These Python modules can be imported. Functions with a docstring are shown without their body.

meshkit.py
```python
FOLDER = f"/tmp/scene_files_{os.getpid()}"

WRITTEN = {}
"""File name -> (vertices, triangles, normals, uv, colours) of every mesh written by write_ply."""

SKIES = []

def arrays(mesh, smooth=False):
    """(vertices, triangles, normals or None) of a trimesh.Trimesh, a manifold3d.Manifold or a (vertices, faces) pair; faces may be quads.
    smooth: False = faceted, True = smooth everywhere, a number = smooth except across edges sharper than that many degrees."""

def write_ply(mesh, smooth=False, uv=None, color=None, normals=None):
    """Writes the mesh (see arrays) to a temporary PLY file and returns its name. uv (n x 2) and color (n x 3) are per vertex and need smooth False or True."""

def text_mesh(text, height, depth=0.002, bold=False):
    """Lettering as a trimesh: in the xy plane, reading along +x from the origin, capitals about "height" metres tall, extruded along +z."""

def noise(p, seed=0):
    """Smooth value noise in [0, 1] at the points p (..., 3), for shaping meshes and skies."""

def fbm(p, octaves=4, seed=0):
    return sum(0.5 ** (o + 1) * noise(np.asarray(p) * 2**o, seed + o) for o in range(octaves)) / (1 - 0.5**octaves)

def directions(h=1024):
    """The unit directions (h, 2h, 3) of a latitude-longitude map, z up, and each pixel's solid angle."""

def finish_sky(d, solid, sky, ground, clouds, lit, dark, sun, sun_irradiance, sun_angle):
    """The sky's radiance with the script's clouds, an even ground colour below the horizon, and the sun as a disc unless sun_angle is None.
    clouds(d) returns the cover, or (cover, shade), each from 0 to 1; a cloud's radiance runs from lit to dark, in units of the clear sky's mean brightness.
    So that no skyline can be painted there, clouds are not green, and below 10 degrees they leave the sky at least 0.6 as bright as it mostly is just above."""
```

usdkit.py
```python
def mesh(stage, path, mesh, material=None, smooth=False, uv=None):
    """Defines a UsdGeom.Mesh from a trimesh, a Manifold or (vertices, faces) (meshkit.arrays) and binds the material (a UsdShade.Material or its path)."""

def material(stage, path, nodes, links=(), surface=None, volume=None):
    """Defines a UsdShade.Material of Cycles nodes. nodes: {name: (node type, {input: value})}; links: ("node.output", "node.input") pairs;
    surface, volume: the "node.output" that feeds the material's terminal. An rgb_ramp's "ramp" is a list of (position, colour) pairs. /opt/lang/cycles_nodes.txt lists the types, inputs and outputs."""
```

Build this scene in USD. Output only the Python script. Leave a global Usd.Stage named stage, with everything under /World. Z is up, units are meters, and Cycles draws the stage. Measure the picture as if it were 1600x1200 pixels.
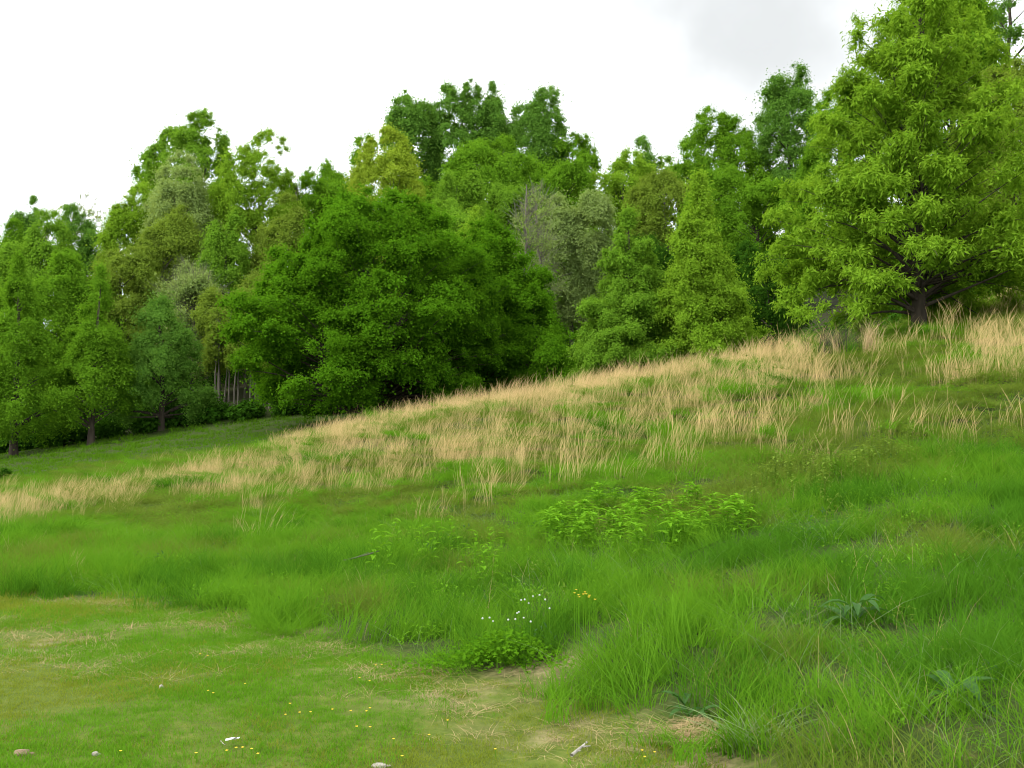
import math
import numpy as np
import trimesh
import shapely
from scipy.interpolate import RBFInterpolator
from scipy.spatial import cKDTree
from scipy.sparse import coo_matrix
from scipy.sparse.csgraph import connected_components
from pxr import Usd, UsdGeom, UsdLux, UsdShade, Gf, Sdf, Vt
import usdkit
import meshkit

stage = Usd.Stage.CreateInMemory()
UsdGeom.SetStageUpAxis(stage, UsdGeom.Tokens.z)
UsdGeom.SetStageMetersPerUnit(stage, 1.0)
UsdGeom.Xform.Define(stage, '/World')
UsdGeom.Scope.Define(stage, '/World/Looks')

# ---------------------------------------------------------------- camera
F = 1537.0                       # focal length in pixels of the 1600 x 1200 photograph
EYE = 1.6
PITCH = math.atan(100.0 / F)
CP, SP = math.cos(PITCH), math.sin(PITCH)
cam = UsdGeom.Camera.Define(stage, '/World/camera')
cam.CreateHorizontalApertureAttr(36.0)
cam.CreateVerticalApertureAttr(27.0)
cam.CreateFocalLengthAttr(36.0 * F / 1600.0)
cam.CreateClippingRangeAttr(Gf.Vec2f(0.05, 3000))
cam.AddTranslateOp().Set(Gf.Vec3d(0, 0, EYE))
cam.AddRotateXOp().Set(90.0 + math.degrees(PITCH))
cam.CreateExposureAttr(1.25)

# ---------------------------------------------------------------- sky and soft sun (thin bright overcast)
SUN_EL, SUN_AZ = math.radians(46), math.radians(-108)        # azimuth from +y towards +x
sun_dir = np.array([math.cos(SUN_EL) * math.sin(SUN_AZ), math.cos(SUN_EL) * math.cos(SUN_AZ), math.sin(SUN_EL)])
g_dir = np.array([0.30, 0.970, 0.44]); g_dir /= np.linalg.norm(g_dir)     # the grey cloud at the upper right
usdkit.material(stage, '/World/Looks/sky_look', {
    'sky': ('sky_texture', {'sky_type': 'single_scattering', 'sun_disc': False, 'sun_elevation': SUN_EL, 'sun_rotation': SUN_AZ}),
    'tc': ('texture_coordinate', {}),
    'n': ('noise_texture', {'scale': 1.7, 'detail': 5.0, 'roughness': 0.5}),
    'thin': ('rgb_ramp', {'ramp': [(0.0, (0.86,) * 3), (0.55, (0.95,) * 3), (1.0, (1.0,) * 3)]}),
    'mixc': ('mix', {'color2': (17.0, 17.3, 17.6)}),
    'dot': ('normal', {'direction': tuple(g_dir)}),
    'n2': ('noise_texture', {'scale': 5.0, 'detail': 5.0}),
    'wob': ('math', {'math_type': 'multiply_add', 'value2': 0.045, 'value3': -0.0225}),
    'sum': ('math', {'math_type': 'add'}),
    'gm': ('map_range', {'range_type': 'smoothstep', 'from_min': 0.970, 'from_max': 1.005, 'to_min': 0.0, 'to_max': 0.85, 'clamp': True}),
    'grey': ('mix', {'color2': (5.3, 5.55, 5.6)}),
    'bg': ('background_shader', {'strength': 0.05}),
}, [('tc.generated', 'n.vector'), ('n.fac', 'thin.fac'), ('thin.color', 'mixc.fac'), ('sky.color', 'mixc.color1'),
    ('tc.generated', 'dot.normal'), ('tc.generated', 'n2.vector'), ('n2.fac', 'wob.value1'), ('dot.dot', 'sum.value1'), ('wob.value', 'sum.value2'),
    ('sum.value', 'gm.value'), ('gm.result', 'grey.fac'), ('mixc.color', 'grey.color1'), ('grey.color', 'bg.color')], surface='bg.background')
dome = UsdLux.DomeLight.Define(stage, '/World/sky')
UsdShade.MaterialBindingAPI.Apply(dome.GetPrim()).Bind(UsdShade.Material.Get(stage, '/World/Looks/sky_look'))
dome.GetPrim().SetCustomDataByKey('kind', 'structure')
sun = UsdLux.DistantLight.Define(stage, '/World/sun')
sun.CreateNormalizeAttr(True)
sun.CreateIntensityAttr(0.4)
sun.CreateAngleAttr(10.0)
sun.CreateColorAttr(Gf.Vec3f(1.0, 0.96, 0.9))
sun.AddRotateZOp().Set(-math.degrees(SUN_AZ))
sun.AddRotateXOp().Set(-(90 - math.degrees(SUN_EL)))
# -z axis after X rotation by -(90-el): points to -(0, cos el, sin el): light travels away from the sun standing at +y; Z turns it to the azimuth

# ---------------------------------------------------------------- small helpers
used = {}


def numbered(name):
    k = used.get(name, 0)
    used[name] = k + 1
    return name if k == 0 else f'{name}_{k:03d}'


def tag(prim, label=None, cat=None, group=None, kind=None):
    prim = prim.GetPrim() if hasattr(prim, 'GetPrim') else prim
    for k, v in (('label', label), ('category', cat), ('group', group), ('kind', kind)):
        if v:
            prim.SetCustomDataByKey(k, v)
    return prim


def thing(name, label, cat, loc=(0, 0, 0), rz=0.0, group=None, scale=None):
    x = UsdGeom.Xform.Define(stage, '/World/' + numbered(name))
    x.AddTranslateOp().Set(Gf.Vec3d(*map(float, loc)))
    x.AddRotateZOp().Set(float(rz))
    if scale is not None:
        x.AddScaleOp().Set(Gf.Vec3f(*map(float, scale)))
    return tag(x, label, cat, group)


FOLIAGE = set()


def leafy(path, mesh, mat):
    """A mesh of leaves or blades; every separate piece gets its own random value for the leaf material."""
    v, f = mesh
    f = np.asarray(f)
    m = usdkit.mesh(stage, path, (v, f), '/World/Looks/' + mat)
    g = coo_matrix((np.ones(len(f) * 2, np.int8), (np.concatenate([f[:, 0], f[:, 0]]), np.concatenate([f[:, 1], f[:, 2]]))), shape=(len(v), len(v)))
    n, lab = connected_components(g, directed=False)
    val = np.random.default_rng(len(v)).random(n)[lab]
    UsdGeom.PrimvarsAPI(m).CreatePrimvar('piece', Sdf.ValueTypeNames.FloatArray, 'vertex').Set(Vt.FloatArray.FromNumpy(val.astype(np.float32)))
    return m


def part(parent, name, mesh, mat, smooth=False):
    path = f'{parent.GetPath()}/{name}'
    if mat in FOLIAGE and isinstance(mesh, tuple):
        return leafy(path, mesh, mat)
    return usdkit.mesh(stage, path, mesh, '/World/Looks/' + mat, smooth=smooth)


def copy_of(first, label, loc, rz, scale, group=None):
    x = thing(first.GetName(), label, first.GetCustomDataByKey('category'), loc, rz, group or first.GetCustomDataByKey('group'), scale)
    x.GetReferences().AddInternalReference(first.GetPath())
    x.SetInstanceable(True)
    return x


def unpix(u, v, y):
    """World point at forward distance y on the sight line through photograph pixel (u, v)."""
    a, b = (np.asarray(u, float) - 800) / F, (600 - np.asarray(v, float)) / F
    dy, dz = CP - b * SP, SP + b * CP
    return a / dy * y, EYE + dz / dy * y


def pix(x, y, z):
    d = y * CP + (z - EYE) * SP
    d = np.maximum(d, 0.05)
    return 800 + F * x / d, 600 - F * (-(y) * SP + (z - EYE) * CP) / d


def norm(a):
    return a / np.maximum(np.linalg.norm(a, axis=-1, keepdims=True), 1e-9)


# ---------------------------------------------------------------- materials
def foliage(name, a, b, rough=0.65, trans=0.35, nscale=0.9, spec=0.06, tcol=None):
    """Two leaf colours mixed by a position noise and a per-leaf random value, thin and translucent."""
    FOLIAGE.add(name)
    mid = tuple((np.array(a) + np.array(b)) / 2)
    tr = tcol or tuple(np.clip(np.array(b) * np.array([1.4, 1.3, 0.6]), 0, 1))
    usdkit.material(stage, '/World/Looks/' + name, {
        'g': ('geometry', {}), 'pc': ('attribute', {'attribute': 'piece'}),
        'n': ('noise_texture', {'scale': nscale, 'detail': 3.0}),
        's': ('math', {'math_type': 'multiply_add', 'value2': 0.8, 'value3': 0.0}),
        'm': ('math', {'math_type': 'multiply_add', 'value2': 1.1, 'value3': -0.50}),
        'ad': ('math', {'math_type': 'add', 'use_clamp': True}),
        'r': ('rgb_ramp', {'ramp': [(0.0, tuple(np.array(a) * 0.8)), (0.35, a), (0.6, mid), (1.0, b)]}),
        'p': ('principled_bsdf', {'roughness': rough, 'specular_ior_level': spec}) if spec > .1 else ('diffuse_bsdf', {}),
        'tint': ('mix', {'mix_type': 'mix', 'fac': 0.6, 'color2': tr}),
        't': ('translucent_bsdf', {}),
        'x': ('mix_closure', {'fac': trans}),
    }, [('g.position', 'n.vector'), ('n.fac', 'm.value1'), ('pc.fac', 's.value1'), ('m.value', 's.value3'),
        ('s.value', 'ad.value1'), ('ad.value', 'r.fac'), ('r.color', 'p.base_color' if spec > .1 else 'p.color'), ('r.color', 'tint.color1'), ('tint.color', 't.color'),
        ('p.BSDF', 'x.closure1'), ('t.BSDF', 'x.closure2')], surface='x.closure')


# tone: (dark, light)
TONES = {
    'deep': ((0.024, 0.092, 0.004), (0.075, 0.185, 0.008)),
    'mid': ((0.048, 0.132, 0.007), (0.105, 0.222, 0.014)),
    'bright': ((0.068, 0.168, 0.012), (0.130, 0.250, 0.022)),
    'lime': ((0.085, 0.185, 0.010), (0.165, 0.285, 0.022)),
    'yellow': ((0.115, 0.190, 0.011), (0.215, 0.300, 0.030)),
    'blue': ((0.050, 0.130, 0.016), (0.100, 0.210, 0.030)),
    'olive': ((0.078, 0.142, 0.014), (0.145, 0.215, 0.028)),
    'pale': ((0.120, 0.190, 0.048), (0.200, 0.275, 0.085)),
    'dark': ((0.013, 0.050, 0.004), (0.034, 0.095, 0.008)),
}
for k, (a, b) in TONES.items():
    foliage('leaf_' + k, np.array(a) * 1.2, np.array(b) * 1.3, nscale=0.45, trans=0.42)
foliage('leaf_weed', (0.065, 0.19, 0.008), (0.14, 0.32, 0.018), nscale=3.0)
foliage('leaf_bramble', (0.075, 0.17, 0.012), (0.16, 0.25, 0.035), nscale=3.0)
foliage('leaf_dock', (0.018, 0.068, 0.008), (0.04, 0.115, 0.016), nscale=5.0, spec=0.2, rough=0.55)
foliage('grass_tall_look', (0.042, 0.145, 0.006), (0.118, 0.272, 0.017), nscale=1.3, trans=0.4)
foliage('grass_dark_look', (0.026, 0.100, 0.005), (0.072, 0.195, 0.013), nscale=0.9, trans=0.35)
foliage('grass_mid_look', (0.060, 0.130, 0.012), (0.140, 0.205, 0.030), nscale=0.5, trans=0.4)
foliage('grass_lawn_look', (0.082, 0.155, 0.009), (0.195, 0.245, 0.030), nscale=0.9, trans=0.4)
foliage('grass_field_look', (0.042, 0.130, 0.006), (0.085, 0.190, 0.011), nscale=0.25, trans=0.3)
foliage('straw_look', (0.36, 0.245, 0.10), (0.64, 0.475, 0.22), nscale=0.8, trans=0.3, tcol=(0.6, 0.46, 0.22))
foliage('thatch_look', (0.21, 0.15, 0.07), (0.45, 0.35, 0.18), nscale=2.0, trans=0.2, tcol=(0.4, 0.3, 0.15))
foliage('pale_blade_look', (0.09, 0.17, 0.05), (0.20, 0.28, 0.11), nscale=2.0, trans=0.25, spec=0.3)


def bark(name, a, b, scale=6.0):
    usdkit.material(stage, '/World/Looks/' + name, {
        'g': ('geometry', {}), 'mp': ('mapping', {'scale': (1.0, 1.0, 0.25)}),
        'n': ('noise_texture', {'scale': scale, 'detail': 5.0, 'roughness': 0.6}),
        'r': ('rgb_ramp', {'ramp': [(0.25, a), (0.75, b)]}),
        'b': ('bump', {'strength': 0.6, 'distance': 0.03}),
        'p': ('principled_bsdf', {'roughness': 0.9, 'specular_ior_level': 0.2}),
    }, [('g.position', 'mp.vector'), ('mp.vector', 'n.vector'), ('n.fac', 'r.fac'), ('r.color', 'p.base_color'), ('n.fac', 'b.height'), ('b.normal', 'p.normal')], surface='p.BSDF')


bark('bark_dark', (0.028, 0.022, 0.016), (0.075, 0.06, 0.045))
bark('bark_grey', (0.06, 0.055, 0.038), (0.13, 0.12, 0.09))
bark('bark_pale', (0.10, 0.09, 0.07), (0.21, 0.19, 0.155))
bark('stick_look', (0.20, 0.18, 0.15), (0.48, 0.45, 0.40), 30.0)
bark('stone_look', (0.22, 0.20, 0.16), (0.42, 0.39, 0.33), 20.0)
bark('clod_look', (0.16, 0.11, 0.07), (0.30, 0.22, 0.14), 20.0)
for nm, c in (('petal_yellow', (0.78, 0.56, 0.02)), ('petal_white', (0.55, 0.54, 0.48)), ('paper_white', (0.55, 0.55, 0.54))):
    usdkit.material(stage, '/World/Looks/' + nm, {
        'g': ('geometry', {}), 'n': ('noise_texture', {'scale': 60.0}), 'r': ('rgb_ramp', {'ramp': [(0.3, tuple(np.array(c) * 0.8)), (0.7, c)]}),
        'p': ('principled_bsdf', {'roughness': 0.6})}, [('g.position', 'n.vector'), ('n.fac', 'r.fac'), ('r.color', 'p.base_color')], surface='p.BSDF')

# ---------------------------------------------------------------- the lie of the land
EDGE_PX = [(-260, 922), (0, 928), (150, 935), (300, 955), (430, 980), (520, 1000), (620, 1028), (720, 1045), (800, 1062), (870, 1078), (960, 1108), (1080, 1168), (1140, 1205)]
edge = []
for u_, v_ in EDGE_PX:
    b_ = (600 - v_) / F
    y_ = -EYE * (CP - b_ * SP) / (SP + b_ * CP)
    edge.append((unpix(u_, v_, y_)[0], y_))
edge += [(1.55, 3.6), (2.4, 2.2), (3.8, 0.0), (6.0, -4.0)]
LAWN = shapely.Polygon([(-60, 11.6)] + edge + [(6.0, -30), (-60, -30)])
shapely.prepare(LAWN)
EDGE_LINE = shapely.LineString([(-60, 11.6)] + edge)

ctrl = [(x, y, 0.0) for x, y in edge]
for x in np.arange(-16, 3, 3.0):
    for y in (-6.0, 0.0, 3.0, 5.5, 8.0):
        if LAWN.contains(shapely.Point(x, y)) and EDGE_LINE.distance(shapely.Point(x, y)) > 0.8:
            ctrl.append((x, y, 0.0))
# ground seen at a pixel, at a distance
for u_, v_, y_ in [
    (0, 850, 17), (0, 800, 25), (0, 766, 42), (200, 850, 16.4), (200, 790, 24), (200, 738, 40),
    (400, 850, 16), (400, 760, 27), (400, 706, 40), (400, 708, 46), (600, 900, 12), (600, 800, 18.5), (600, 720, 27), (600, 664, 37),
    (800, 1000, 8.0), (800, 900, 11), (800, 760, 19), (800, 680, 26), (800, 632, 34), (800, 650, 44), (1000, 1000, 7.2), (1000, 850, 11.2), (1000, 740, 17), (1000, 660, 23.5), (1000, 602, 30),
    (1000, 625, 40), (1200, 1000, 6.6), (1200, 850, 10), (1200, 760, 14), (1200, 700, 17.5), (1200, 640, 21.5), (1200, 568, 27.5), (1200, 600, 38),
    (1400, 1150, 4.6), (1400, 1000, 6.4), (1400, 850, 9.6), (1400, 740, 13.2), (1400, 660, 17), (1400, 590, 22), (1412, 527, 30), (1420, 520, 38),
    (1600, 1200, 4.2), (1600, 1000, 6.5), (1600, 850, 9.4), (1600, 740, 12.8), (1600, 660, 16), (1600, 600, 19), (1600, 535, 24), (1600, 482, 31), (1600, 470, 45), (1600, 430, 80),
    (1290, 548, 28), (1290, 560, 36), (1900, 700, 12.5), (1900, 520, 22), (1900, 440, 32), (1900, 380, 60),
    (0, 740, 55), (0, 702, 74), (250, 700, 56), (250, 664, 73), (450, 690, 54), (450, 648, 70), (600, 668, 52), (600, 648, 70), (-300, 770, 45), (-300, 735, 74), (-300, 840, 18),
    (800, 630, 72), (1000, 605, 66), (1200, 575, 62), (1400, 500, 62),
    (0, 640, 112), (320, 520, 112), (620, 480, 112), (720, 460, 118), (1000, 500, 112), (1220, 440, 105), (1600, 360, 105), (-300, 690, 112), (1900, 330, 105),
    (0, 560, 160), (400, 430, 160), (800, 390, 160), (1200, 390, 160), (1600, 300, 160), (-300, 610, 160), (1900, 280, 160),
]:
    x_, z_ = unpix(u_, v_, y_)
    ctrl.append((float(x_), y_, float(z_)))
for x, y, z in [(-300, 320, 30), (-120, 320, 34), (0, 320, 44), (150, 320, 60), (300, 320, 70), (-300, 60, -4), (-300, 160, 8), (-100, 10, 0), (-300, -100, -6), (0, -100, -3), (-40, -40, 0), (300, -100, 22), (60, -20, 9), (300, 100, 60), (30, 5, 7.0), (40, 20, 10)]:
    ctrl.append((x, y, z))
ctrl = np.array(ctrl)


def warp(x, y):
    """Compresses the distance so that near and far control points are spaced alike."""
    r = np.hypot(x, y) + 1e-6
    k = np.log1p(r / 12.0) / (r / 12.0)
    return np.stack([x * k, y * k], -1)


rbf = RBFInterpolator(warp(ctrl[:, 0], ctrl[:, 1]), ctrl[:, 2], kernel='thin_plate_spline', smoothing=0.002)


def lawn_distance(x, y):
    """Signed distance to the lawn's edge, positive on the lawn (clipped at 6 m)."""
    p = shapely.points(x, y)
    d = np.minimum(shapely.distance(p, EDGE_LINE), 6.0)
    return np.where(shapely.contains_xy(LAWN, x, y), d, -d)


RUTS = [(112, 985, 0.55, -0.10), (100, 975, 0.4, 0.09), (25, 985, 0.5, -0.05)]


def ground_z(x, y):
    x, y = np.asarray(x, float), np.asarray(y, float)
    z = rbf(warp(x.ravel(), y.ravel())).reshape(x.shape)
    q = np.stack([x, y, 0 * x], -1)
    far = np.clip((np.hypot(x, y) - 3) / 25, 0.15, 1.0)
    z = z + (meshkit.fbm(q * 0.35, 3, 5) - 0.5) * 0.30 * far + (meshkit.fbm(q * 1.7, 2, 9) - 0.5) * 0.07
    return z


def axis(lo, hi, near, step, grow):
    out, s = list(np.arange(-near, near + 1e-6, step)), step
    a = near
    while a < hi:
        s *= grow
        a += s
        out.append(a)
    s, a = step, -near
    while a > lo:
        s *= grow
        a -= s
        out.insert(0, a)
    return np.array(out)


gx, gy = axis(-420, 420, 12, 0.22, 1.055), axis(-130, 420, 0, 0.22, 1.0)[:1].tolist()
gy = [-130, -90, -60, -40, -25, -15, -8, -4, -1.5] + list(np.arange(0, 16, 0.22))
s_ = 0.22
while gy[-1] < 420:
    s_ *= 1.03
    gy.append(gy[-1] + s_)
gy = np.array(gy)
GX, GY = np.meshgrid(gx, gy, indexing='xy')
GZ = ground_z(GX, GY)
from scipy.interpolate import RegularGridInterpolator
_lookup = RegularGridInterpolator((gy, gx), GZ, bounds_error=False, fill_value=None)


def gz(x, y):
    return _lookup(np.stack([np.asarray(y, float), np.asarray(x, float)], -1))


def on_ground(u, v):
    """World point where the sight line through photograph pixel (u, v) first meets the ground."""
    ys = np.concatenate([np.arange(3.0, 20, 0.02), np.arange(20, 120, 0.1)])
    xs, zs = unpix(u, v, ys)
    hit = np.nonzero(zs <= gz(xs, ys))[0]
    y = ys[hit[0]] if len(hit) else 60.0
    x = unpix(u, v, y)[0]
    return float(np.ravel(x)[0]), float(y), float(np.ravel(gz(x, y))[0])


nx, ny = len(gx), len(gy)
idx = np.arange(nx * ny).reshape(ny, nx)
quads = np.stack([idx[:-1, :-1], idx[:-1, 1:], idx[1:, 1:], idx[1:, :-1]], -1).reshape(-1, 4)
LD = lawn_distance(GX.ravel(), GY.ravel())
zone_lawn = np.clip(LD / 0.5 + 0.5, 0, 1)
zone_wood = np.clip((GY.ravel() - (68 + 2.5 * meshkit.noise(np.stack([GX.ravel() * 0.2, GY.ravel() * 0.2, 0 * GX.ravel()], -1)))) / 3, 0, 1)
bare_px = [(110, 1000, .9), (135, 1022, .7), (30, 984, .8), (85, 1005, .6), (200, 1045, .6), (380, 1015, .5), (470, 1020, .45), (430, 985, .5), (700, 1090, .5), (760, 1085, .5), (850, 1040, .45), (1060, 1150, .5), (1130, 1185, .5), (620, 1055, .4), (1020, 1140, .4), (860, 1150, .5)]
bare = np.zeros(nx * ny)
for u_, v_, r_ in bare_px:
    px_, py_, _ = on_ground(u_, v_)
    r_ = r_ * .6
    d_ = np.hypot((GX.ravel() - px_) / 1.7, GY.ravel() - py_)
    bare = np.maximum(bare, np.clip(1.3 - d_ / r_, 0, 1))
bare = np.maximum(bare, np.clip(1.0 - np.abs(LD - 0.1) / 0.35, 0, 1) * 0.35)
usdkit.material(stage, '/World/Looks/ground_look', {
    'g': ('geometry', {}),
    'al': ('attribute', {'attribute': 'lawn'}), 'aw': ('attribute', {'attribute': 'wood'}), 'ab': ('attribute', {'attribute': 'bare'}),
    'n1': ('noise_texture', {'scale': 1.1, 'detail': 6.0, 'roughness': 0.65}),
    'n2': ('noise_texture', {'scale': 9.0, 'detail': 5.0, 'roughness': 0.7}),
    'slope': ('rgb_ramp', {'ramp': [(0.3, (0.022, 0.040, 0.006)), (0.55, (0.040, 0.065, 0.010)), (0.75, (0.09, 0.075, 0.03))]}),
    'lawnc': ('rgb_ramp', {'ramp': [(0.25, (0.065, 0.085, 0.014)), (0.5, (0.085, 0.125, 0.014)), (0.75, (0.14, 0.155, 0.03))]}),
    'woodc': ('rgb_ramp', {'ramp': [(0.3, (0.030, 0.026, 0.014)), (0.6, (0.040, 0.050, 0.016)), (0.8, (0.06, 0.045, 0.028))]}),
    'dirt': ('rgb_ramp', {'ramp': [(0.25, (0.16, 0.115, 0.060)), (0.55, (0.27, 0.215, 0.110)), (0.8, (0.36, 0.30, 0.175))]}),
    'm1': ('mix', {}), 'm2': ('mix', {}), 'm3': ('mix', {}),
    'bm': ('math', {'math_type': 'multiply', 'use_clamp': True}),
    'bn': ('map_range', {'from_min': 0.47, 'from_max': 0.62, 'to_min': 0.0, 'to_max': 0.85, 'clamp': True}),
    'bp': ('bump', {'strength': 0.8, 'distance': 0.04}),
    'p': ('principled_bsdf', {'roughness': 0.95, 'specular_ior_level': 0.15}),
}, [('g.position', 'n1.vector'), ('g.position', 'n2.vector'), ('n2.fac', 'slope.fac'), ('n2.fac', 'lawnc.fac'), ('n1.fac', 'woodc.fac'), ('n2.fac', 'dirt.fac'),
    ('al.fac', 'm1.fac'), ('slope.color', 'm1.color1'), ('lawnc.color', 'm1.color2'), ('aw.fac', 'm2.fac'), ('m1.color', 'm2.color1'), ('woodc.color', 'm2.color2'),
    ('n1.fac', 'bn.value'), ('bn.result', 'bm.value1'), ('ab.fac', 'bm.value2'), ('bm.value', 'm3.fac'), ('m2.color', 'm3.color1'), ('dirt.color', 'm3.color2'),
    ('n2.fac', 'bp.height'), ('bp.normal', 'p.normal'), ('m3.color', 'p.base_color')], surface='p.BSDF')
gm = usdkit.mesh(stage, '/World/ground', (np.stack([GX.ravel(), GY.ravel(), GZ.ravel()], -1), quads), '/World/Looks/ground_look', smooth=True)
for nm, val in (('lawn', zone_lawn), ('wood', zone_wood), ('bare', bare)):
    UsdGeom.PrimvarsAPI(gm).CreatePrimvar(nm, Sdf.ValueTypeNames.FloatArray, 'vertex').Set(Vt.FloatArray.FromNumpy(val.astype(np.float32)))
tag(gm, 'grassy hillside rising from the mown lawn to the wooded hill', 'ground', kind='structure')

# ---------------------------------------------------------------- mesh builders: tubes and leaves


def tubes(P, R, n=5):
    """P (B, k, 3) centre lines, R (B, k) radii -> one mesh of B tubes."""
    P, R = np.asarray(P, float), np.asarray(R, float)
    B, k, _ = P.shape
    T = norm(np.gradient(P, axis=1))
    ref = np.where(np.abs(T[..., 2:3]) > 0.9, np.array([1.0, 0, 0]), np.array([0, 0, 1.0]))
    U = norm(np.cross(T, ref))
    V = np.cross(T, U)
    a = np.arange(n) / n * 2 * np.pi
    ring = P[:, :, None] + R[:, :, None, None] * (np.cos(a)[:, None] * U[:, :, None] + np.sin(a)[:, None] * V[:, :, None])
    v = ring.reshape(-1, 3)
    i = np.arange(B * k * n).reshape(B, k, n)
    a0, a1 = i[:, :-1], i[:, 1:]
    f = np.stack([a0, np.roll(a0, -1, 2), np.roll(a1, -1, 2), a1], -1).reshape(-1, 4)
    return v, np.vstack([f[:, [0, 1, 2]], f[:, [0, 2, 3]]])


def join(*ms):
    vs, fs, o = [], [], 0
    for v, f in ms:
        vs.append(v)
        fs.append(f + o)
        o += len(v)
    return np.vstack(vs), np.vstack(fs)


def leaves(P, axis_, nrm, L, W, fold=0.25):
    """Diamond leaves: base at P, tip at P + axis*L, bent a little along the midrib."""
    axis_ = norm(axis_)
    side = norm(np.cross(nrm, axis_))
    up = np.cross(axis_, side)
    L, W = np.broadcast_to(L, len(P))[:, None], np.broadcast_to(W, len(P))[:, None]
    mid = P + axis_ * L * 0.45 + up * W * fold
    v = np.stack([P, mid + side * W / 2, P + axis_ * L, mid - side * W / 2], 1).reshape(-1, 3)
    i = np.arange(len(P))[:, None] * 4
    return v, np.vstack([i + [0, 2, 1], i + [0, 3, 2]])


def curve(A, B_, sag, k=5):
    """Quadratic curves from A to B_ (n, 3), the middle shifted by sag (n, 3)."""
    t = np.linspace(0, 1, k)[None, :, None]
    M = (A + B_) / 2 + sag
    return (1 - t) ** 2 * A[:, None] + 2 * t * (1 - t) * M[:, None] + t ** 2 * B_[:, None]


# crown outlines: radius (0..1) against height in the crown (0..1)
OUTLINES = {
    'dome': ([0, .08, .25, .45, .65, .82, .93, 1], [.62, .86, 1.0, .98, .86, .64, .42, .12]),
    'cone': ([0, .06, .16, .3, .5, .7, .87, 1], [.55, .9, 1.0, .88, .68, .46, .24, .03]),
    'oval': ([0, .12, .3, .5, .7, .86, .95, 1], [.45, .78, .97, 1.0, .92, .74, .55, .32]),
    'vase': ([0, .15, .35, .55, .72, .86, .95, 1], [.18, .40, .68, .95, 1.0, .82, .52, .14]),
    'column': ([0, .1, .3, .55, .75, .9, 1], [.55, .8, 1.0, .95, .8, .55, .15]),
    'oak': ([0, .05, .15, .3, .45, .6, .8, 1], [.80, .97, 1.0, .93, .82, .68, .42, .04]),
}


def quats(d, yaw):
    """Quaternions (w, x, y, z) that turn z to the directions d after a turn by yaw about z."""
    d = norm(d)
    w = 1 + d[:, 2]
    a = np.stack([w, -d[:, 1], d[:, 0], 0 * w], -1)
    a = a / np.maximum(np.linalg.norm(a, axis=1, keepdims=True), 1e-9)
    c, s = np.cos(yaw / 2), np.sin(yaw / 2)
    return np.stack([a[:, 0] * c, a[:, 1] * c + a[:, 2] * s, a[:, 2] * c - a[:, 1] * s, a[:, 0] * s], -1)


def puff(n, L, W, seed, flat=0.7, hang=0.0, ragged=0.55):
    """A leafy bough end of unit radius: leaves thickest over its upper half, facing up and out."""
    rng = np.random.default_rng(seed)
    o = norm(rng.normal(0, 1, (n, 3)) + [0, 0, .45])
    r = np.clip(np.abs(rng.normal(.34, .42, n)), 0, 1.45) * (1 + ragged * (meshkit.noise(o * 2.3 + seed, seed) - .5) * 3)
    P = o * r[:, None] * [1, 1, flat]
    nr = norm(o * .8 + [0, 0, .55] + rng.normal(0, .42, (n, 3)))
    ax = norm(np.cross(nr, rng.normal(0, 1, (n, 3))) + o * .55 + [0, 0, -.2 - hang])
    return leaves(P, ax, nr, L * rng.uniform(.65, 1.35, n), W * rng.uniform(.7, 1.3, n))


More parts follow.
